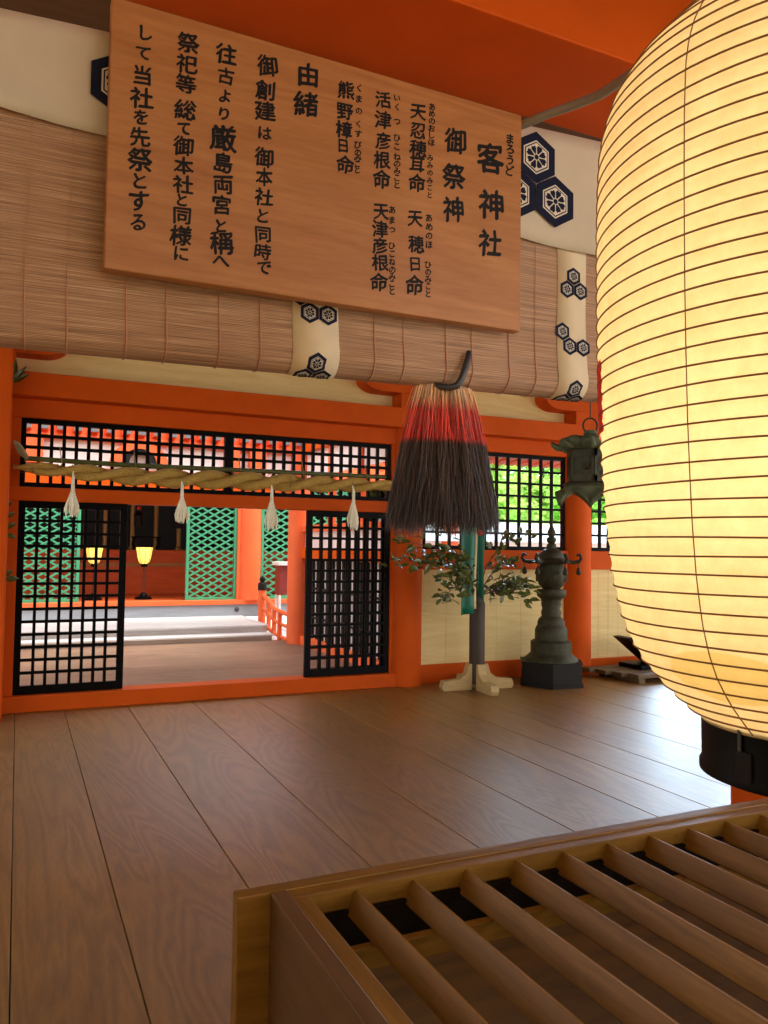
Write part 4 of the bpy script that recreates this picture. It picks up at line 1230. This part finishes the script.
def diamond_panel(name, x0, x1, z0, z1, y, dx, dz, t=0.024, ft=0.05):
    r = sthing(name, ((x0+x1)/2, y, z0))
    m1 = MB(); frame(m1, x0, x1, z0, z1, y-0.03, y+0.03, ft); m1.build('panel_frame', 'green', r)
    m2 = MB()
    sl_ = dz/dx
    X0, X1, Z0, Z1 = x0+ft, x1-ft, z0+ft, z1-ft
    for sgn in (1, -1):
        k = -60
        while k < 60:
            k += 1
            # line z = zc + sgn*sl*(x-X0)
            zc = Z0 + k*dz
            pts = []
            xa, xb = X0, X1
            za, zb = zc, zc+sgn*sl_*(X1-X0)
            # clip in z
            def at(z):
                return X0+(z-zc)/(sgn*sl_)
            lo, hi = X0, X1
            for zz in (Z0, Z1):
                pass
            xlo, xhi = sorted((at(Z0), at(Z1)))
            lo, hi = max(lo, xlo), min(hi, xhi)
            if hi-lo < 0.02:
                continue
            p0 = Vector((lo, y, zc+sgn*sl_*(lo-X0))); p1 = Vector((hi, y, zc+sgn*sl_*(hi-X0)))
            L = (p1-p0).length; ang = math.atan2(p1.z-p0.z, p1.x-p0.x)
            Tm = Matrix.Translation(p0) @ Matrix.Rotation(-ang, 4, 'Y')
            m2.box(0, L, -0.008 if sgn > 0 else 0.0, 0.0 if sgn > 0 else 0.008, -t/2, t/2, mat=Tm)
    m2.build('lattice', 'green', r)
    return r
diamond_panel('door_4', 2.70, 3.60, 0.505, 2.74, 14.05, 0.215, 0.122, 0.03)
diamond_panel('door_5', 4.05, 4.95, 0.505, 2.74, 14.05, 0.215, 0.122, 0.03)
diamond_panel('door_6', 0.02, 0.95, 0.505, 2.74, 14.05, 0.215, 0.122, 0.03)
diamond_panel('door_7', 5.0, 5.9, 0.505, 2.74, 14.05, 0.215, 0.122, 0.03)
# dark sanctuary
struct(MB().box(-4.2, 8.0, 18.9, 19.0, 0.2, 4.5), 'wall_sanctuary_back', 'dark')
struct(MB().box(-4.2, -4.1, 14.2, 19.0, 0.2, 4.5), 'wall_sanctuary_left', 'dark')
struct(MB().box(8.0, 8.1, 14.2, 19.0, 0.2, 4.5), 'wall_sanctuary_right', 'dark')
struct(MB().box(-4.2, 8.1, 13.9, 19.0, 4.4, 4.5), 'ceiling_sanctuary', 'dark')
struct(MB().box(-4.2, 8.1, 14.0, 14.1, 3.2, 4.45), 'wall_shrine_gable', 'plaster')
dais = thing('altar_dais', 'red lacquered altar dais in the dark sanctuary behind the lit lamps', 'dais', (2.2, 16.6, 0.5))
MB().box(-1.0, 5.6, 16.0, 18.6, 0.5, 1.06, bev=0.008).build('lower_tier', 'dais', dais)
MB().box(-1.0, 5.6, 16.12, 18.6, 1.06, 1.36, bev=0.008).build('upper_tier', 'dais', dais)
mb = MB()
pts = [(-0.98, 1.10), (-0.98, 1.075)]
for k in range(105):
    x = -0.95+k*0.06
    pts += [(x, 1.075), (x+0.006, 1.035), (x+0.034, 1.035), (x+0.04, 1.075)]
pts += [(5.55, 1.075), (5.55, 1.10)]
mb.prism(pts, fXZ, 15.985, 16.002)
mb.build('gilt_border', 'gilt', dais)
def gilt_pole(x, label):
    t = thing('gilt_pole', label, 'pole', (x, 16.55, 1.36), 'gilt poles on the altar dais')
    mb = MB(True); mb.lathe([(0.075, 1.362), (0.075, 1.40), (0.045, 1.43), (0.045, 3.1), (0.07, 3.13), (0.07, 3.2)], (x, 16.55, 0), 16)
    mb.build('shaft', 'gilt', t)
gilt_pole(2.10, 'dull gilt pole on the dais, directly behind the lit lamp')
gilt_pole(2.56, 'dull gilt pole on the dais, midway between the lit lamp and the green lattice')
gilt_pole(3.02, 'dull gilt pole on the dais, close to the green lattice')
gilt_pole(1.58, 'dull gilt pole on the dais, seen through the left lattice door')
def black_lan(x, z, label):
    t = thing('hanging_black_lantern', label, 'hanging lantern', (x, 16.2, z), 'black lanterns hanging in the sanctuary')
    mb = MB(True); mb.lathe([(0.0, z), (0.075, z), (0.085, z+0.02), (0.085, z+0.20), (0.11, z+0.22), (0.05, z+0.28), (0.02, z+0.30), (0.0, z+0.30)], (x, 16.2, 0), 12, caps=False)
    mb.build('body', 'black_matte', t)
    MB(True).tube([(x, 16.2, z+0.29), (x, 16.2, z+1.6)], 0.008, 6).build('chain', 'black_matte', t)
    MB(True).sphere((x, 16.2, z+0.36), 0.045).build('red_knot', 'red_silk', t)
black_lan(2.17, 1.83, 'small black hanging lantern above the lit lamp')
black_lan(2.92, 1.80, 'small black hanging lantern beside the green lattice')
def altar_table(x, label):
    t = thing('altar_table', label, 'table', (x, 16.3, 1.366), 'black tables on the altar dais')
    MB().box(x-0.28, x+0.28, 16.15, 16.40, 1.60, 1.63, bev=0.004).build('table_top', 'black', t)
    for sx_ in (-1, 1):
        for yy in (16.18, 16.37):
            MB(True).tube([(x+sx_*0.23, yy, 1.60), (x+sx_*0.25, yy, 1.50), (x+sx_*0.22, yy, 1.366)], [0.02, 0.016, 0.02], 6).build('leg', 'black', t)
altar_table(2.33, 'low black altar table behind the lit lamp')
altar_table(3.40, 'low black altar table nearest the green lattice')

def stand_lamp(x, y, label):
    t = thing('standing_lamp', label, 'lamp', (x, y, 0.5), 'lit standing lamps on the shrine floor')
    z = 0.5
    MB(True).lathe([(0.0, z), (0.15, z), (0.145, z+0.035), (0.07, z+0.06), (0.055, z+0.10), (0.02, z+0.12), (0.0, z+0.12)], (x, y, 0), 24, caps=False).build('base', 'black', t)
    MB(True).tube([(x, y, z+0.1), (x, y, z+0.585)], 0.014, 10).build('stem', 'postwood', t)
    MB(True).lathe([(0.0, z+0.575), (0.05, z+0.575), (0.06, z+0.605), (0.05, z+0.63), (0.0, z+0.63)], (x, y, 0), 16, caps=False).build('cup', 'black', t)
    sh = MB(True)
    sh.lathe([(0.06, z+0.63), (0.095, z+0.665), (0.118, z+0.745), (0.132, z+0.84), (0.148, z+0.92)], (x, y, 0), 8, caps=False)
    so = sh.build('shade', 'lamp_glow', t)
    rb_ = MB(True)
    for k in range(8):
        a = 2*PI*k/8
        rb_.tube([(x+r*1.01*math.cos(a), y+r*1.01*math.sin(a), zz) for r, zz in ((0.06, z+0.63), (0.095, z+0.665), (0.118, z+0.745), (0.132, z+0.84), (0.148, z+0.92))], 0.0035, 5)
    rb_.build('ribs', 'postwood', so)
stand_lamp(2.062, 14.55, 'lit yellow standing lamp seen through the open doorway')
stand_lamp(1.22, 14.55, 'lit yellow standing lamp seen through the left lattice door')

# red railing beside the steps
rl = thing('stair_railing', 'red railing with a black-capped post beside the grey steps', 'railing', (3.76, 12.9, 0))
MB(True).lathe([(0.065, 0.0), (0.065, 0.74)], (3.76, 12.9, 0), 20).build('newel_post', 'red2', rl)
MB(True).lathe([(0.075, 0.735), (0.075, 0.84), (0.06, 0.86), (0.035, 0.875), (0.05, 0.90), (0.045, 0.94), (0.015, 0.965), (0.0, 0.99)], (3.76, 12.9, 0), 20, caps=False).build('post_cap', 'black_matte', rl)
for z0, z1, r in ((0.66, 0.44, 0.035), (0.44, 0.25, 0.028), (0.20, 0.05, 0.03)):
    MB(True).tube([(3.76, 12.9, z0), (3.77, 12.6, z0-0.06), (3.79, 12.3, z1+0.03), (3.81, 12.0, z1), (3.83, 11.65, z1-0.02)], r, 10).build('rail', 'red2', rl)
for y, a, b in ((12.6, 0.14, 0.60), (12.3, 0.09, 0.48), (12.0, 0.04, 0.44)):
    MB().box(3.76, 3.82, y-0.035, y+0.035, a-0.05, b, bev=0.004).build('baluster', 'red2', rl)
wt = thing('white_topped_stand', 'white-topped dark red stand behind the red railing', 'stand', (4.32, 13.4, -0.02))
MB().box(4.14, 4.52, 13.25, 13.6, 1.14, 1.20, bev=0.004).build('top_board', 'plaster', wt)
M['maroon'] = plain('maroon_paint', (120, 36, 32), 0.5, 0.1, 6)
MB().box(4.18, 4.34, 13.3, 13.55, 0.62, 1.14, bev=0.004).build('box', 'maroon', wt)
MB().box(4.36, 4.48, 13.3, 13.55, 0.62, 1.14, bev=0.004).build('side_panel', 'plaster', wt)
for x in (4.2, 4.46):
    for y in (13.32, 13.52):
        MB().box(x-0.018, x+0.018, y-0.018, y+0.018, -0.02, 0.63).build('leg', 'plaster', wt)

# ------------------------------------------------------------------ garden beyond the right-hand windows
struct(MB().box(6.5, 24, 14.0, 14.2, -1.2, 1.62), 'garden_wall', 'plaster')
struct(MB().prism([(13.75, 1.62), (14.65, 1.62), (14.65, 1.66), (14.25, 2.04), (14.15, 2.04), (13.75, 1.66)], fYZ, 6.5, 24.0), 'garden_wall_coping', 'coping')
struct(MB().box(6.0, 24, 12.5, 12.6, 1.30, 1.465), 'garden_rail', 'red2')
for k in range(12):
    struct(MB().box(6.2+k*1.5, 6.32+k*1.5, 12.5, 12.6, -1.2, 1.3), 'garden_rail_post', 'red2')
random.seed(5)
def tree(x, y, h, r, mat, label):
    t = thing('garden_tree', label, 'tree', (x, y, -1.2), 'trees in the garden beyond the windows')
    MB(True).tube([(x, y, -1.2), (x+0.1, y, h*0.3), (x-0.05, y+0.1, h*0.6), (x, y, h*0.85)], [0.22, 0.17, 0.12, 0.04], 10).build('trunk', 'bark', t)
    mb = MB(); mb.keep = True
    blobs = [(Vector((x+random.gauss(0, r*0.5), y+random.gauss(0, r*0.5), h*0.62+min(h*0.26, random.gauss(0, h*0.2)))), random.uniform(0.35, 0.6)*r) for _ in range(22)]
    for k in range(7000):
        c, br = random.choice(blobs)
        d = Vector((random.gauss(0, 1), random.gauss(0, 1), random.gauss(0, 1))).normalized()
        p = c+d*br*random.uniform(0.5, 1.0)
        a = Vector((random.gauss(0, 1), random.gauss(0, 1), random.gauss(0, 1))).normalized(); b = a.orthogonal().normalized()
        s = random.uniform(0.05, 0.11)
        mb.bm.faces.new([mb.bm.verts.new(p+q) for q in (a*s*1.6, b*s*0.8, -a*s*1.6, -b*s*0.8)])
    mb.build('foliage', mat, t)
tree(9.7, 17.0, 4.3, 1.4, 'tree1', 'bright green garden tree behind the left part of the lattice window')
tree(14.6, 17.2, 4.3, 1.4, 'tree2', 'green garden tree behind the right edge of the lattice window')
tree(19.8, 19.4, 4.7, 1.5, 'tree1', 'green garden tree seen right of the bronze lantern')
tree(11.9, 23.0, 5.4, 1.6, 'tree2', 'taller green garden tree behind the black tassel')
tree(17.4, 23.6, 5.5, 1.6, 'tree1', 'tall green garden tree right of centre in the lattice window')
tree(23.6, 25.0, 5.7, 1.6, 'tree2', 'far green garden tree at the right side of the garden')
tree(15.2, 29.4, 6.5, 1.9, 'tree1', 'tallest pale green garden tree, behind all the others')
tree(22.8, 31.5, 6.6, 1.9, 'tree2', 'distant green garden tree in the gap beside the tallest tree')

# ------------------------------------------------------------------ light
w = bpy.data.worlds.new('sky'); SC.world = w; w.use_nodes = True
nt = w.node_tree; bg = nt.nodes['Background']
tc = N(nt, 'ShaderNodeTexCoord'); sp = N(nt, 'ShaderNodeSeparateXYZ'); nt.links.new(tc.outputs['Generated'], sp.inputs[0])
mr = N(nt, 'ShaderNodeMapRange'); nt.links.new(sp.outputs['Z'], mr.inputs['Value'])
mr.inputs['From Min'].default_value = -0.1; mr.inputs['From Max'].default_value = 0.8
nt.links.new(ramp(nt, mr.outputs['Result'], [(0.0, (0.62, 0.68, 0.74, 1)), (0.15, (1.0, 0.98, 0.95, 1)), (1.0, (0.86, 0.92, 1.0, 1))]), bg.inputs['Color'])
bg.inputs['Strength'].default_value = 3.0
# bluish glow added to the sky over the garden for the floor sheen
gd = Vector((0.57, 0.65, 0.30)).normalized()
dt = N(nt, 'ShaderNodeVectorMath', operation='DOT_PRODUCT'); nt.links.new(tc.outputs['Generated'], dt.inputs[0]); dt.inputs[1].default_value = gd
gm = N(nt, 'ShaderNodeMapRange', interpolation_type='SMOOTHSTEP'); nt.links.new(dt.outputs['Value'], gm.inputs['Value'])
gm.inputs['From Min'].default_value = math.cos(math.radians(32)); gm.inputs['From Max'].default_value = math.cos(math.radians(6))
gm.inputs['To Max'].default_value = 20
bg2 = N(nt, 'ShaderNodeBackground'); bg2.inputs['Color'].default_value = (0.52, 0.76, 1.0, 1); nt.links.new(gm.outputs['Result'], bg2.inputs['Strength'])
ads = N(nt, 'ShaderNodeAddShader'); nt.links.new(bg.outputs[0], ads.inputs[0]); nt.links.new(bg2.outputs[0], ads.inputs[1])
nt.links.new(ads.outputs[0], nt.nodes['World Output'].inputs['Surface'])
sun = bpy.data.lights.new('sun', 'SUN'); sun.energy = 5; sun.angle = math.radians(25); sun.color = (1.0, 0.95, 0.86)
so = bpy.data.objects.new('sun', sun); COL.objects.link(so)
so.rotation_euler = Vector((-0.30, 0.40, -1.0)).to_track_quat('-Z', 'Y').to_euler()
for x in (2.062, 1.22):
    point('lamp_bulb', (x, 14.55, 1.36), 3, (1.0, 0.78, 0.42), 0.05)

vs = SC.view_settings
SC.display_settings.display_device = 'sRGB'
vs.view_transform = 'Standard'; vs.look = 'None'; vs.exposure = 0.0; vs.gamma = 1.0; vs.use_curve_mapping = False
SC.cycles.use_denoising = True
SC.cycles.max_bounces = 10; SC.cycles.diffuse_bounces = 6
